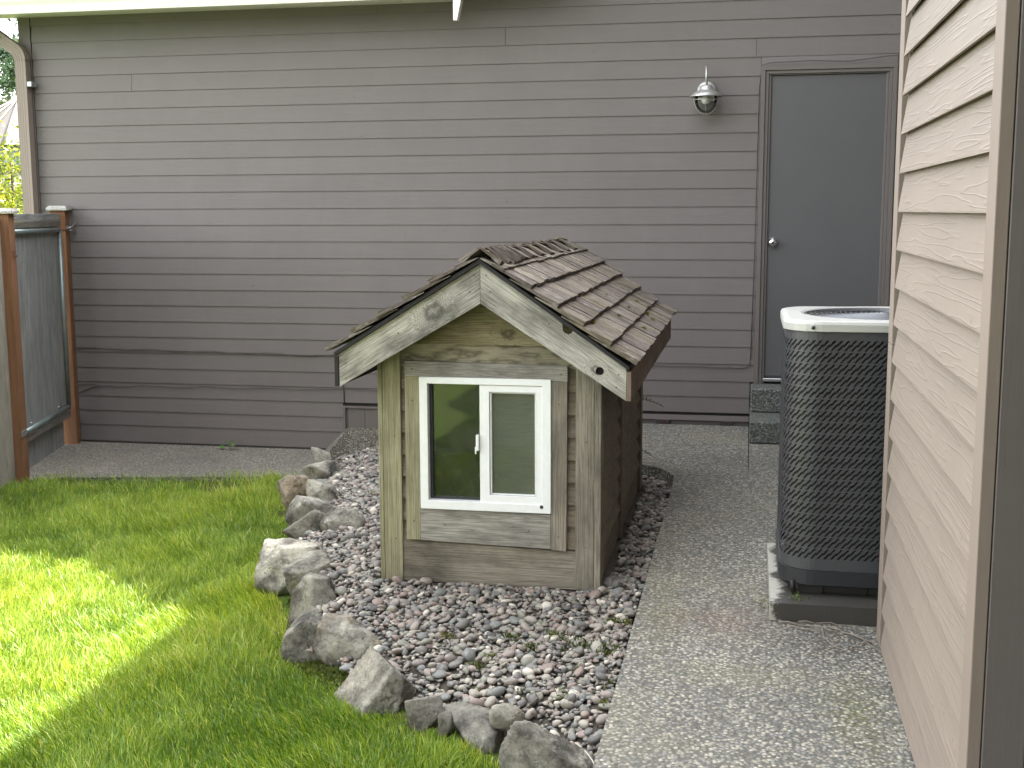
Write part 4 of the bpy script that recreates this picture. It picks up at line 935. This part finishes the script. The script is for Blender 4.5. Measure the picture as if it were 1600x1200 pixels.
RK = [
 ((488, 523, 700, 736), .17, .16, .20, 20, 3, 'small brownish rock furthest back in the border, against the concrete ramp', 11, dict(zb=-.22)),
 ((476, 531, 722, 757), .22, .18, .17, -10, 3, 'brownish grey rock second from the back wall in the border', 12, dict(zb=-.21)),
 ((435, 488, 744, 796), .22, .20, .22, 25, 3, 'brown and grey rock jutting over the grass at the back of the border', 13, dict(zb=-.22, flat=True)),
 ((480, 530, 750, 790), .22, .16, .18, -35, 0, 'sloping grey rock behind the rounded boulder, touching the pebbles', 14, dict(zb=-.16, tilt=(0, 15))),
 ((449, 524, 777, 828), .30, .20, .24, -15, 0, 'rounded grey boulder behind the dark pointed rock', 15, dict(zb=-.2, round_=.35, nz=.05)),
 ((444, 513, 799, 858), .24, .13, .24, 8, 1, 'dark grey pointed triangular rock behind the big flat slab', 46, dict(zb=-.2, cuts=0, tilt=(-8, 42))),
 ((503, 569, 797, 840), .24, .20, .16, 15, 0, 'smooth low rounded grey rock among the pebbles beside the dog house post', 17, dict(zb=-.12, round_=.55, nz=.04)),
 ((402, 502, 845, 922), .34, .24, .19, 5, 2, 'large flat topped pale rock overhanging the lawn', 18, dict(zb=-.21, flat=True, cuts=5)),
 ((446, 519, 862, 927), .24, .18, .20, 30, 0, 'blocky mid grey rock right of the large flat pale rock', 19, dict(zb=-.19)),
 ((455, 534, 898, 972), .26, .20, .22, -20, 0, 'grey rock with a shadowed face, in the middle of the border curve', 20, dict(zb=-.20, tilt=(0, -12))),
 ((442, 510, 951, 1043), .18, .16, .23, 15, 0, 'upright faceted grey rock at the lawn corner of the border', 21, dict(zb=-.2, cuts=6)),
 ((495, 601, 963, 1048), .27, .20, .21, -25, 3, 'wide rough grey rock with a tan underside, behind the largest rock', 22, dict(zb=-.19)),
 ((525, 645, 1015, 1132), .30, .15, .20, -42, 0, 'largest slab sided grey rock leaning over the grass with split edge', 23, dict(zb=-.18, tilt=(-32, 8), cuts=1, nz=.06)),
 ((635, 693, 1089, 1152), .13, .12, .14, 35, 1, 'small dark grey wedge shaped rock right of the leaning slab rock', 24, dict(zb=-.16, cuts=3)),
 ((697, 788, 1099, 1188), .24, .12, .15, -38, 1, 'dark streaked sloping rock at the bottom of the pebble bed', 25, dict(zb=-.16, tilt=(-20, 12), cuts=3)),
 ((786, 935, 1133, 1250), .34, .17, .16, -24, 0, 'long low grey rock with moss at the bottom edge near the path', 26, dict(zb=-.16, tilt=(-8, 10), cuts=3)),
 ((685, 709, 1111, 1150), .055, .05, .08, 20, 1, 'tiny dark stone wedged between two dark border rocks', 27, dict(zb=-.14, sub=4)),
 ((767, 815, 1102, 1128), .105, .08, .05, 5, 0, 'flat pale grey stone lying on the pebbles near the bottom rocks', 28, dict(zb=-.055, round_=.5, sub=4)),
]
for bb_, L, W, H, yw_, mt, lb, sd, kw in RK: rock(bb_, L, W, H, yw_, mt, lb, sd, **kw)
RG = .012; RX_, RY_ = -3.0, 2.8; RH = np.full((int(5.0/RG), int(2.8/RG)), -9.0)
for co, me in ROCKME:   # height of the rocks over a plan grid
    i = ((co[:, 0]-RX_)/RG).astype(int); j = ((co[:, 1]-RY_)/RG).astype(int); ok = (i >= 0) & (j >= 0) & (i < RH.shape[1]) & (j < RH.shape[0]); np.maximum.at(RH, (j[ok], i[ok]), co[ok, 2])
def rock_h(x, y):
    i = np.clip(((x-RX_)/RG).astype(int), 0, RH.shape[1]-1); j = np.clip(((y-RY_)/RG).astype(int), 0, RH.shape[0]-1); return RH[j, i]

# ------------------------------------------------------------ pebbles
def ico(sub):
    b = bmesh.new(); bmesh.ops.create_icosphere(b, subdivisions=sub, radius=1); v = np.array([x.co[:] for x in b.verts]); f = np.array([[q.index for q in p.verts] for p in b.faces]); b.free(); return v, f
IV, IF = ico(2)
VAR = []
for i in range(14):
    a = rng.normal(size=(4, 3)); v = IV.copy(); s = 1+.10*np.sin(v@a[0]*1.5)+.08*np.sin(v@a[1]*2.2)+.05*np.sin(v@a[2]*3); v = v*s[:, None]; VAR.append(v)
def rot_mats(n, tilt):
    yaw = rng.uniform(0, 6.283, n); a = rng.normal(0, tilt, n); b = rng.normal(0, tilt, n)
    cz, sz = np.cos(yaw), np.sin(yaw); ca, sa = np.cos(a), np.sin(a); cb, sb = np.cos(b), np.sin(b); Rz = np.zeros((n, 3, 3)); Rz[:, 0, 0] = cz; Rz[:, 0, 1] = -sz; Rz[:, 1, 0] = sz; Rz[:, 1, 1] = cz; Rz[:, 2, 2] = 1
    Rx = np.zeros((n, 3, 3)); Rx[:, 0, 0] = 1; Rx[:, 1, 1] = ca; Rx[:, 1, 2] = -sa; Rx[:, 2, 1] = sa; Rx[:, 2, 2] = ca
    Ry = np.zeros((n, 3, 3)); Ry[:, 1, 1] = 1; Ry[:, 0, 0] = cb; Ry[:, 0, 2] = sb; Ry[:, 2, 0] = -sb; Ry[:, 2, 2] = cb
    return Rx @ Ry @ Rz
def pebbles():
    res = .006; x0, y0, x1, y1 = -2.85, 3.0, -.36, 7.85; nx, ny = int((x1-x0)/res), int((y1-y0)/res)
    gx = x0+(np.arange(nx)+.5)*res; gy = y0+(np.arange(ny)+.5)*res; GX, GY_ = np.meshgrid(gx, gy); HM = bed_z(GX, GY_)-.028
    base = HM.copy()
    poly = BED
    P = []
    N = 120000; cx = rng.uniform(x0+.05, x1-.02, N); cy = rng.uniform(y0, y1-.05, N)
    ok = in_poly(cx, cy, poly) & ~((cx > DX0-.02) & (cx < DX1+.02) & (cy > DY0-.025) & (cy < DY1+.05))
    ok &= rock_h(cx, cy) < bed_z(cx, cy)-.01
    cx, cy = cx[ok], cy[ok]
    i = 0; n = 0; target = 13000
    while n < target and i+4 < len(cx):
        best = None
        for j in range(i, i+3):
            a_, b_ = int((cx[j]-x0)/res), int((cy[j]-y0)/res); hh = HM[b_, a_]-base[b_, a_]
            if best is None or hh < best[0]: best = (hh, j, a_, b_)
        i += 3; _, j, a_, b_ = best
        s = float(np.clip(rng.lognormal(math.log(.0107), .42), .0055, .029)); e1 = rng.uniform(.55, .95); e2 = rng.uniform(.34, .68)
        a, b, c = s, s*e1, s*e2; k = max(1, int(a*.55/res)); sl_ = (slice(max(0, b_-k), b_+k+1), slice(max(0, a_-k), a_+k+1))
        if best[0] > .022: continue
        zb = float(np.mean(HM[sl_])); zc = zb+c*.72
        k2 = int(a*.9/res)+1; y_0, y_1, x_0, x_1 = max(0, b_-k2), min(ny, b_+k2+1), max(0, a_-k2), min(nx, a_+k2+1)
        dd = ((gx[None, x_0:x_1]-cx[j])**2+(gy[y_0:y_1, None]-cy[j])**2)/(a*.88)**2
        HM[y_0:y_1, x_0:x_1] = np.maximum(HM[y_0:y_1, x_0:x_1], np.where(dd < 1, zc+c*np.sqrt(np.clip(1-dd, 0, 1)), -9))
        P.append((cx[j], cy[j], zc, a, b, c)); n += 1
    P = np.array(P); n = len(P); R3 = rot_mats(n, .30); vi = rng.integers(0, 14, n); sh = rng.uniform(0, 1, n)
    # the 300 that show largest become objects of their own
    order = np.arange(n)/n; score = P[:, 3]/P[:, 1]*np.where(order > .45, 1, .0)*np.where((P[:, 0] > -2.3) & (P[:, 1] < 4.66), 1, .1)
    big = np.argsort(-score)[:300]; isb = np.zeros(n, bool); isb[big] = True
    mes = []
    for v in VAR:
        me = bpy.data.meshes.new('pebble'); me.from_pydata(v.tolist(), [], IF.tolist()); me.materials.append(M_PEB)
        for p in me.polygons: p.use_smooth = True
        mes.append(me)
    for q in big:
        m = Matrix(R3[q].tolist()).to_4x4() @ Matrix.Diagonal((*P[q, 3:6].tolist(), 1)); m.translation = Vector(P[q, :3].tolist())
        o = bpy.data.objects.new('pebble', mes[vi[q]]); COL.objects.link(o); o.parent = bed; o.matrix_local = m
    rest = np.where(~isb)[0]; nv = len(IV)
    allv = np.empty((len(rest)*nv, 3)); shd = np.repeat(sh[rest], nv)
    for t, q in enumerate(rest): allv[t*nv:(t+1)*nv] = (VAR[vi[q]]*P[q, 3:6])@R3[q].T+P[q, :3]
    allf = (IF[None]+(np.arange(len(rest))*nv)[:, None, None]).reshape(-1, 3)
    o = bulk('pebbles', allv, allf, shd, M_PEBS, smooth=True); o.parent = bed; lab(o, kind='stuff')
    return HM, (x0, y0, res)
def bulk(name, v, f, shade, mat, smooth=False):
    me = bpy.data.meshes.new(name); nf, k = f.shape
    me.vertices.add(len(v)); me.vertices.foreach_set('co', v.astype(np.float32).ravel())
    me.loops.add(nf*k); me.loops.foreach_set('vertex_index', f.astype(np.int32).ravel())
    me.polygons.add(nf); me.polygons.foreach_set('loop_start', np.arange(0, nf*k, k, dtype=np.int32)); me.polygons.foreach_set('loop_total', np.full(nf, k, np.int32))
    if smooth: me.polygons.foreach_set('use_smooth', np.ones(nf, bool))
    at = me.attributes.new('shade', 'FLOAT', 'POINT'); at.data.foreach_set('value', shade.astype(np.float32))
    me.materials.append(mat); me.update(calc_edges=True); o = bpy.data.objects.new(name, me); COL.objects.link(o); return o
HM, HMI = pebbles()
def hm_z(x, y):
    x0, y0, r = HMI; i = int(np.clip((x-x0)/r, 0, HM.shape[1]-1)); j = int(np.clip((y-y0)/r, 0, HM.shape[0]-1)); return float(HM[j, i])

# ------------------------------------------------------------ grass
def blades(x, y, z, ln, wd, yaw, lean, shade, mat, name, segs=2):
    n = len(x); dx, dy_ = np.cos(yaw), np.sin(yaw); px, py = -dy_, dx
    # face roughly towards a random side
    ra = rng.uniform(0, 6.283, n); wx, wy = np.cos(ra)*wd/2, np.sin(ra)*wd/2
    rows_ = []
    for s, wf_ in ((0, .9), (.38, 1.0), (.72, .75)):
        hx = ln*lean*s**1.8; hz = ln*np.sqrt(np.clip(1-(lean*s**.8*.85)**2, .05, 1))*s
        cx_, cy_, cz_ = x+dx*hx, y+dy_*hx, z+hz
        rows_.append(np.stack([cx_-wx*wf_, cy_-wy*wf_, cz_], 1)); rows_.append(np.stack([cx_+wx*wf_, cy_+wy*wf_, cz_], 1))
    hx = ln*lean; hz = ln*np.sqrt(np.clip(1-(lean*.85)**2, .05, 1)); rows_.append(np.stack([x+dx*hx, y+dy_*hx, z+hz], 1))
    V = np.stack(rows_, 1).reshape(-1, 3); b = (np.arange(n)*7)[:, None]
    F = np.concatenate([b+np.array(t) for t in ((0, 1, 3), (0, 3, 2), (2, 3, 5), (2, 5, 4), (4, 5, 6))], 0)
    return bulk(name, V, F, np.repeat(shade, 7), mat)
def grass():
    N = 820000; x = rng.uniform(-5.0, -.38, N); y = rng.uniform(1.6, 7.5, N)
    keep = in_poly(x, y, LAWN) & (x < -.385)
    # only what the lens or the window reflection can reach, thinner far away
    vis = (x > -.70*y-.35) | (y < 2.8)
    keep &= vis & (rng.uniform(0, 1, N) < np.clip(1.25-.10*(y-3), .55, 1.0)); x, y = x[keep], y[keep]
    # distance to the rock border: thin mossy margin
    B = np.array(BORDER); d = np.full(len(x), 9.0)
    for i in range(len(B)-3):
        a, b = B[i], B[i+1]; ab = b-a; t = np.clip(((x-a[0])*ab[0]+(y-a[1])*ab[1])/(ab@ab), 0, 1); d = np.minimum(d, np.hypot(x-a[0]-t*ab[0], y-a[1]-t*ab[1]))
    patch = lownoise(x, y, 1.6); fine = lownoise(x+9, y-4, 7)
    marg = np.clip(d/.16, 0, 1); backm = np.clip(np.where(x < -3.0, (6.98-y)/.40, (7.25-y)/.3)+.35*fine, .08, 1)
    keep = (rng.uniform(0, 1, len(x)) < (.30+.70*marg)) & (rng.uniform(0, 1, len(x)) < backm) & (d > .015)
    keep &= rock_h(x, y) < lawn_z(x, y)+.01
    x, y, patch, fine, marg = x[keep], y[keep], patch[keep], fine[keep], marg[keep]; n = len(x)
    ln = rng.uniform(.030, .070, n)*(1+.25*fine)*(.45+.55*marg)*(1+.18*patch); yaw = 2.35+.9*lownoise(x, y, 2.3)+rng.normal(0, .75, n)
    tall = (rng.uniform(0, 1, n) < .05*(1+2*fine)); ln = np.where(tall, ln*1.6, ln); lean = np.clip(rng.uniform(.15, .88, n)+.12*fine, .1, .98); wd = rng.uniform(.0015, .0036, n)
    sh = np.clip(.46+.16*patch+.12*fine+rng.normal(0, .24, n)+.22*(1-marg), 0, .9); dead = rng.uniform(0, 1, n) < .055; sh = np.where(dead, rng.uniform(.88, 1, n), sh)
    o = blades(x, y, lawn_z(x, y)-.004, ln, wd, yaw, lean, sh, M_GRASS, 'grass'); lab(o, 'lush green lawn grass left of the rock border', kind='stuff'); print('grass blades', n)
grass()
# moss tufts along the border, on the pebbles and on one rock
def moss():
    sp = [(-1.47, 3.93, .09, -1), (-1.38, 3.87, .08, -1), (-1.55, 4.02, .08, -1), (-1.25, 3.72, .05, -1), (-1.90, 4.80, .06, -1), (-2.1, 5.1, .05, -1)]
    for (u, v, r) in ((905, 1000, .07), (870, 985, .04), (962, 965, .035), (985, 965, .035), (830, 1000, .03), (955, 1010, .05), (800, 985, .03), (960, 1060, .035), (950, 1090, .03), (1040, 735, .04), (745, 1030, .03), (700, 985, .025)):
        p = ray_pt(u, v, -.03); sp.append((p.x, p.y, r, 0))
    X, Y, Z, Sh = [], [], [], []
    for (cx, cy, r, kind) in sp:
        n = int(15000*r*r*3.14)+60
        a = rng.uniform(0, 6.283, n); q = r*np.sqrt(rng.uniform(0, 1, n))*(1+.4*np.sin(3*a+cx*9)); xx, yy = cx+q*np.cos(a), cy+q*np.sin(a)
        for x_, y_ in zip(xx, yy):
            if kind == 0:
                if x_ > -.40: continue
                x0, y0, rr = HMI; i, j = int((x_-x0)/rr), int((y_-y0)/rr)
                if not (0 <= i < HM.shape[1]-5 and 0 <= j < HM.shape[0]-5): continue
                z_ = float(HM[j, i]); zz_ = float(bed_z(x_, y_))+.012
                z_ = min(z_, zz_)
            else: z_ = float(lawn_z(x_, y_))
            X.append(x_); Y.append(y_); Z.append(z_); Sh.append(0)
    for (t_, yy, r) in ((.30, 5.55, .02), (.43, 5.25, .016), (.43, 5.7, .014), (.55, 5.35, .02), (.55, 5.8, .022), (.55, 6.2, .018), (.67, 5.5, .02), (.67, 5.95, .022), (.63, 6.05, .02), (.30, 6.1, .012), (.18, 5.9, .012), (.50, 4.75, .015)):
        for _ in range(70):
            a_ = rng.uniform(0, 6.28); q_ = r*math.sqrt(rng.uniform()); X.append(AP.x+(t_+q_*.5*math.cos(a_))*.829); Y.append(yy+q_*2*math.sin(a_)); Z.append(AP.z+.038-(t_+q_*.5*math.cos(a_))*.56); Sh.append(0)
    n = len(X); X, Y, Z = map(np.array, (X, Y, Z)); o = blades(X, Y, Z, rng.uniform(.008, .02, n), rng.uniform(.0022, .004, n), rng.uniform(0, 6.28, n), rng.uniform(.2, .9, n), np.clip(.45+.3*lownoise(X, Y, 6)+rng.normal(0, .2, n), 0, 1), M_MOSS, 'moss')
    lab(o, 'low green moss between pebbles and along the border', kind='stuff')
moss()
def leaf_mass(name, pts, size, shade, mat, up=.3):
    n = len(pts); c = np.array(pts); a = rng.normal(size=(n, 3)); a[:, 2] = a[:, 2]*.6; a /= np.linalg.norm(a, axis=1)[:, None]; t = rng.normal(size=(n, 3)); b = np.cross(a, t); b /= np.linalg.norm(b, axis=1)[:, None]
    s = (size*rng.uniform(.6, 1.3, n))[:, None]; V = np.stack([c-a*s, c+b*s*.45, c+a*s, c-b*s*.45], 1).reshape(-1, 3); F = (np.arange(n)*4)[:, None]+np.array([0, 1, 2, 3])
    return bulk(name, V, F, np.repeat(shade, 4), mat)
# little weeds: seedlings in the gravel
def weeds():
    pts = []; 
    for (u, v, k_) in ((548, 790, 3), (690, 985, 4), (735, 1048, 4), (760, 1085, 5), (850, 1125, 4), (930, 1165, 5), (640, 1030, 3), (600, 700, 3), (580, 752, 4), (905, 1030, 4), (835, 965, 4), (880, 1075, 5), (720, 1010, 3), (770, 1020, 4), (815, 1060, 3)):
        p = ray_pt(u, v, -.02); z_ = hm_z(p.x, p.y)
        for _ in range(k_*6): pts.append((p.x+rng.normal(0, .018), p.y+rng.normal(0, .022), z_+rng.uniform(.0, .022)))
    for (x, y, z_, k_, s) in ((.085, 4.42, .005, 40, .03), (.19, 4.33, .07, 40, .022), (-2.05, 4.9, -.12, 26, .03), (-1.9, 4.75, -.14, 26, .03), (-1.62, 4.1, -.1, 40, .035)):
        for _ in range(k_): pts.append((x+rng.normal(0, s), y+rng.normal(0, s), z_+abs(rng.normal(0, s*.6))))
    o = leaf_mass('seedlings', pts, .006, rng.uniform(0, 1, len(pts)), M_LEAF); lab(o, 'tiny green seedlings scattered in the pebbles', kind='stuff')
weeds()
wd_ = empty('weed', (-3.72, 8.2, -.268), 'small broad leaved weed at the foot of the back wall on the left walkway', 'weed')
for i in range(9):
    a = random.uniform(0, 6.28); r = random.uniform(.02, .09); c = Vector((-3.72+r*math.cos(a), 8.19-abs(r*math.sin(a))*.7, -.25+random.uniform(0, .05))); s = .025
    m = frame(c, (math.cos(a), math.sin(a), random.uniform(-.2, .5)), (-math.sin(a), math.cos(a), 0)); vs = [(-s, 0, 0), (-s*.3, s*.6, .003), (s*.5, s*.5, .0), (s, 0, -.004), (s*.5, -s*.5, 0), (-s*.3, -s*.6, .003)]
    o = mesh('leaf', vs, [(0, 1, 2, 3, 4, 5)], M_LEAFG, wd_, m) if False else mesh('leaf', vs, [(0, 1, 2, 3, 4, 5)], mat_plain('weed_green', (.07, .15, .03), .6) if i == 0 else bpy.data.materials['weed_green'], wd_, m)
# fern fronds behind the dog house
fe = empty('fern', (-.78, 6.9, -.05), 'small fern peeping out behind the right side of the dog house', 'fern')
for (dx, dz, ln_) in ((.20, .50, .36), (.24, .22, .30)):
    n = 16; P0 = Vector((-.80, 6.92, dz-.12)); ddir = Vector((.92, .15, .25)); 
    for i in range(0, n): pass
    pts = [P0+ddir*ln_*t+Vector((0, 0, -.14*t*t)) for t in [i/n for i in range(n+1)]]
    fr_ = tube('frond', pts, .0015, bpy.data.materials['weed_green'], fe, 5); vs = []; fs = []
    for i in range(2, n):
        t = i/n; l_ = .035*(1-t)+.008
        for sg in (-1, 1):
            b = len(vs); c = pts[i]; d = Vector((.35, sg*.5, sg*-.6)).normalized(); vs += [c, c+d*l_*.5+Vector((.005, 0, 0)), c+d*l_, c+d*l_*.5-Vector((.005, 0, 0))]; fs.append((b, b+1, b+2, b+3))
    mesh('leaflets', vs, fs, bpy.data.materials['weed_green'], fr_)
# twigs
def twig(pts, r, mat, label, grp=None):
    o = tube('twig', pts, r, mat, None, 5, taper=.4); return lab(o, label, 'twig', grp)
def arc_pts(a, b, bend, z0_, n=8):
    a, b = Vector(a), Vector(b); s = Vector((-(b-a).y, (b-a).x, 0)).normalized()
    return [a.lerp(b, i/n)+s*bend*math.sin(math.pi*i/n)+Vector((0, 0, z0_+.004*math.sin(i*2.1))) for i in range(n+1)]
tw = [((.13, 4.26), (.40, 4.14), .02, 'thin pale twig lying along the front of the concrete pad'), ((.16, 4.22), (.36, 4.20), -.02, 'short dry twig touching the front of the concrete pad'),
      ((.30, 4.24), (.46, 3.98), .03, 'long curved twig reaching from the pad to the corner board'), ((.28, 4.20), (.36, 3.98), -.03, 'curved twig hooking down from the pad across the path'),
      ((.31, 4.22), (.45, 4.08), .01, 'straight thin twig in the middle of the bunch by the pad'), ((.36, 4.02), (.44, 4.12), .01, 'short forked twig lying closest to the wall corner'), ((.20, 4.27), (.42, 4.25), .01, 'fine twig tucked under the edge of the concrete pad')]
for a, b, bd, lb in tw: twig(arc_pts((*a, 0), (*b, 0), bd, .007), .0028, M_TWIG, lb, 'dry twigs on the path by the pad')
def twig_px(u0, v0, u1, v1, bend, r, mat, lb):
    a, b = ray_pt(u0, v0, -.01), ray_pt(u1, v1, -.01); n = 8; P = arc_pts((a.x, a.y, 0), (b.x, b.y, 0), bend, 0, n)
    for p in P: p.z = max(hm_z(p.x, p.y), -.04)+.006
    for i in range(1, n): P[i].z = (P[i-1].z+P[i].z+P[i+1].z)/3+.002
    return twig(P, r, mat, lb)
twig_px(899, 1148, 934, 1196, .01, .0018, M_TWIGW, 'thin white bleached twig on pebbles by the path edge at the bottom')
twig_px(770, 1092, 812, 1108, .01, .0022, M_TWIG, 'brown twig curving over the pebbles above the bottom rocks')
twig_px(800, 1108, 850, 1068, -.01, .0018, M_TWIG, 'thin straight twig slanting up to the right across the pebbles')

def litter():
    P = []
    for _ in range(420):
        u, v = random.uniform(540, 1390), random.uniform(740, 1195); p = ray_pt(u, v, -.02)
        if p.x > .44 or (p.x > .09 and p.y > 4.28): continue
        if p.x < -.38:
            if not bool(in_poly(np.array([p.x]), np.array([p.y]), BED)[0]) or (DX0-.03 < p.x < DX1+.03 and p.y > DY0-.03): continue
            P.append((p.x, p.y, hm_z(p.x, p.y)+.001))
        elif random.random() < .35: P.append((p.x, p.y, .0015))
    n = len(P); c = np.array(P); a = rng.uniform(0, 6.28, n); l = rng.uniform(.003, .012, n); w_ = rng.uniform(.0006, .0028, n)
    dx, dy_ = np.cos(a), np.sin(a); q = []
    for sx, sy in ((-1, 0), (0, -1), (1, 0), (0, 1)): q.append(np.stack([c[:, 0]+dx*l*sx-dy_*w_*sy, c[:, 1]+dy_*l*sx+dx*w_*sy, c[:, 2]+(.0012 if sy else 0)], 1))
    o = bulk('leaf_litter', np.stack(q, 1).reshape(-1, 3), (np.arange(n)*4)[:, None]+np.array([0, 1, 2, 3]), np.repeat(rng.uniform(0, 1, n), 4), M_LITTER); lab(o, 'dry bits of leaf and needle on the pebbles and the path', kind='stuff')
M_LITTER = mat_grass('dry_litter', [(0, (.10, .06, .03)), (.5, (.26, .18, .09)), (1, (.42, .36, .24))], .1)
litter()
# ------------------------------------------------------------ background left: tree, pavilion roof house, bush
nh = empty('neighbour_house', (-15.4, 22, -.3), 'far cream house with a pale pyramid metal roof, seen left of the downspout', 'house')
M_CREAM = mat_plain('cream_wall', (.30, .25, .15), .8); M_MROOF = mat_plain('tan_metal_roof', (.055, .047, .037), .6, .0, noise=.1); M_SLATE = mat_plain('slate_band', (.16, .20, .23), .8); M_WIN = mat_plain('dark_window', (.03, .04, .05), .15)
cx, cy = -14.45, 22.5; n = 8; R1, zb, za = 1.9, 2.72, 3.75
vs = [(cx+R1*math.cos(a), cy+R1*math.sin(a), zb) for a in [2*math.pi*(i+.5)/n for i in range(n)]]+[(cx, cy, za)]
rf = mesh('roof', vs, [(i, (i+1) % n, n) for i in range(n)]+[tuple(range(n))[::-1]], M_MROOF, nh)
for i in range(n*3):
    a = 2*math.pi*(i/3+.5)/n; k_ = i % 3; A = Vector(vs[i//3]).lerp(Vector(vs[(i//3+1) % n]), k_/3.0); B_ = Vector(vs[i//3]).lerp(Vector((cx, cy, za)), .98) if k_ == 0 else A.lerp(Vector((cx, cy, za)), .96)
    tube('seam', [A+Vector((0, 0, .015)), B_+Vector((0, 0, .015))], .022, M_MROOF, rf, 4)
def ngon_wall(nm, R_, z0_, z1_, mat, par=nh):
    v_ = [(cx+R_*math.cos(2*math.pi*(i+.5)/n), cy+R_*math.sin(2*math.pi*(i+.5)/n), z) for z in (z0_, z1_) for i in range(n)]
    return mesh(nm, v_, [(i, (i+1) % n, (i+1) % n+n, i+n) for i in range(n)], mat, par)
ngon_wall('slate_band', 1.62, 2.35, 2.719, M_SLATE)
lr = mesh('lower_roof', [(cx+R_*math.cos(2*math.pi*(i+.5)/n), cy+R_*math.sin(2*math.pi*(i+.5)/n), z) for R_, z in ((2.35, 1.98), (1.64, 2.36)) for i in range(n)], [(i, (i+1) % n, (i+1) % n+n, i+n) for i in range(n)], M_MROOF, nh)
ngon_wall('lower_fascia', 2.34, 1.88, 1.979, M_TRIMB); ngon_wall('wall', 2.05, -.3, 1.95, M_CREAM)
for i in range(n):
    a0, a1 = [2*math.pi*(i+.5+q)/n for q in (0, 1)]; A = Vector((cx+2.07*math.cos(a0), cy+2.07*math.sin(a0), 0)); B_ = Vector((cx+2.07*math.cos(a1), cy+2.07*math.sin(a1), 0)); d = (B_-A).normalized(); L_ = (B_-A).length
    for q in (.12, .55):
        P0 = A+d*L_*q; P1 = A+d*L_*(q+.33); nn = Vector((d.y, -d.x, 0)); w_ = mesh('window', [(P0.x, P0.y, .3), (P1.x, P1.y, .3), (P1.x, P1.y, 1.75), (P0.x, P0.y, 1.75)], [(0, 1, 2, 3)], M_WIN, nh)
        for e_ in (P0, P1): tube('frame', [(e_.x, e_.y, .3), (e_.x, e_.y, 1.75)], .03, M_WHITE, w_, 4)
def tree(name, cx, cy, z0_, h, r, mat, label, cat, nleaf, lsize, conif=False, seed=0):
    t = empty(name, (cx, cy, z0_), label, cat); tube('trunk', [(cx, cy, z0_), (cx+.05, cy, z0_+h*.4), (cx, cy, z0_+h*.95)], .05*h*.5 if conif else .03*h, M_BARK, t, 8, taper=.15)
    r_ = np.random.default_rng(seed); C = []; S = []
    nb = 60 if not conif else 150
    for b in range(nb):
        a = r_.uniform(0, 6.283)
        if conif:
            q = r_.uniform(.05, 1); rr = r*(1-q)*1.05+.15; zc = z0_+h*q; ln = rr*r_.uniform(.6, 1.1); m_ = nleaf//nb
            s_ = r_.uniform(0.05, 1, m_)**.7*ln; C.append(np.stack([cx+np.cos(a)*s_+r_.normal(0, .12, m_), cy+np.sin(a)*s_+r_.normal(0, .12, m_), zc-.25*s_+r_.normal(0, .10, m_)-np.abs(r_.normal(0, .12, m_))], 1))
        else:
            u = r_.normal(size=3); u /= np.linalg.norm(u); cc = np.array([cx, cy, z0_+h*.58])+u*np.array([r, r, h*.42])*r_.uniform(.35, .95); m_ = nleaf//nb; C.append(cc+r_.normal(0, r*.16, (m_, 3)))
            tube('limb', [(cx, cy, z0_+h*.35), tuple(cc)], .012*r*2, M_BARK, t, 5, taper=.3) if b % 6 == 0 else None
        S.append(np.clip(r_.uniform(.1, .9)+r_.normal(0, .15, m_), 0, 1))
    C = np.concatenate(C); S = np.concatenate(S); global rng
    o = leaf_mass('crown', C, lsize, S, mat); o.parent = t; o.matrix_local = Matrix.Translation(-Vector((cx, cy, z0_))); return t
tree('conifer_tree', -19.5, 31, -.3, 11, 3.2, M_CONIF, 'tall bluish green conifer behind the far cream house', 'tree', 70000, .07, True, 3)
tree('conifer_tree', -22.5, 37, -.3, 12, 3.4, M_CONIF, 'dark conifer further back, left of the tall bluish one', 'tree', 40000, .08, True, 5)
tree('bush', -8.25, 12.6, -.3, 2.45, .95, M_BUSH, 'bright yellow green bush behind the gate', 'bush', 16000, .028, False, 4)
tree('bush', -6.9, 11.2, -.3, 1.75, .55, M_BUSH, 'lower yellow green bush just beyond the gate boards', 'bush', 7000, .026, False, 6)
# unseen hedge added behind the photographer to cut sky light; mirrored in the window
for i, x in enumerate((-9, -6.2, -3.4, -.6, 2.2)):
    tree('unseen_hedge_tree', x, -6.0-(i % 2)*.6, -.3, 9.0, 1.9, M_HEDGE, ['leftmost tree of the unseen hedge behind the photographer', 'second tree from the left in the unseen hedge behind the photographer', 'middle tree of the unseen hedge behind the photographer', 'fourth tree from the left in the unseen hedge behind the photographer', 'rightmost tree of the unseen hedge behind the photographer'][i], 'tree', 7000, .10, False, 20+i)['group'] = 'unseen hedge trees behind the photographer'
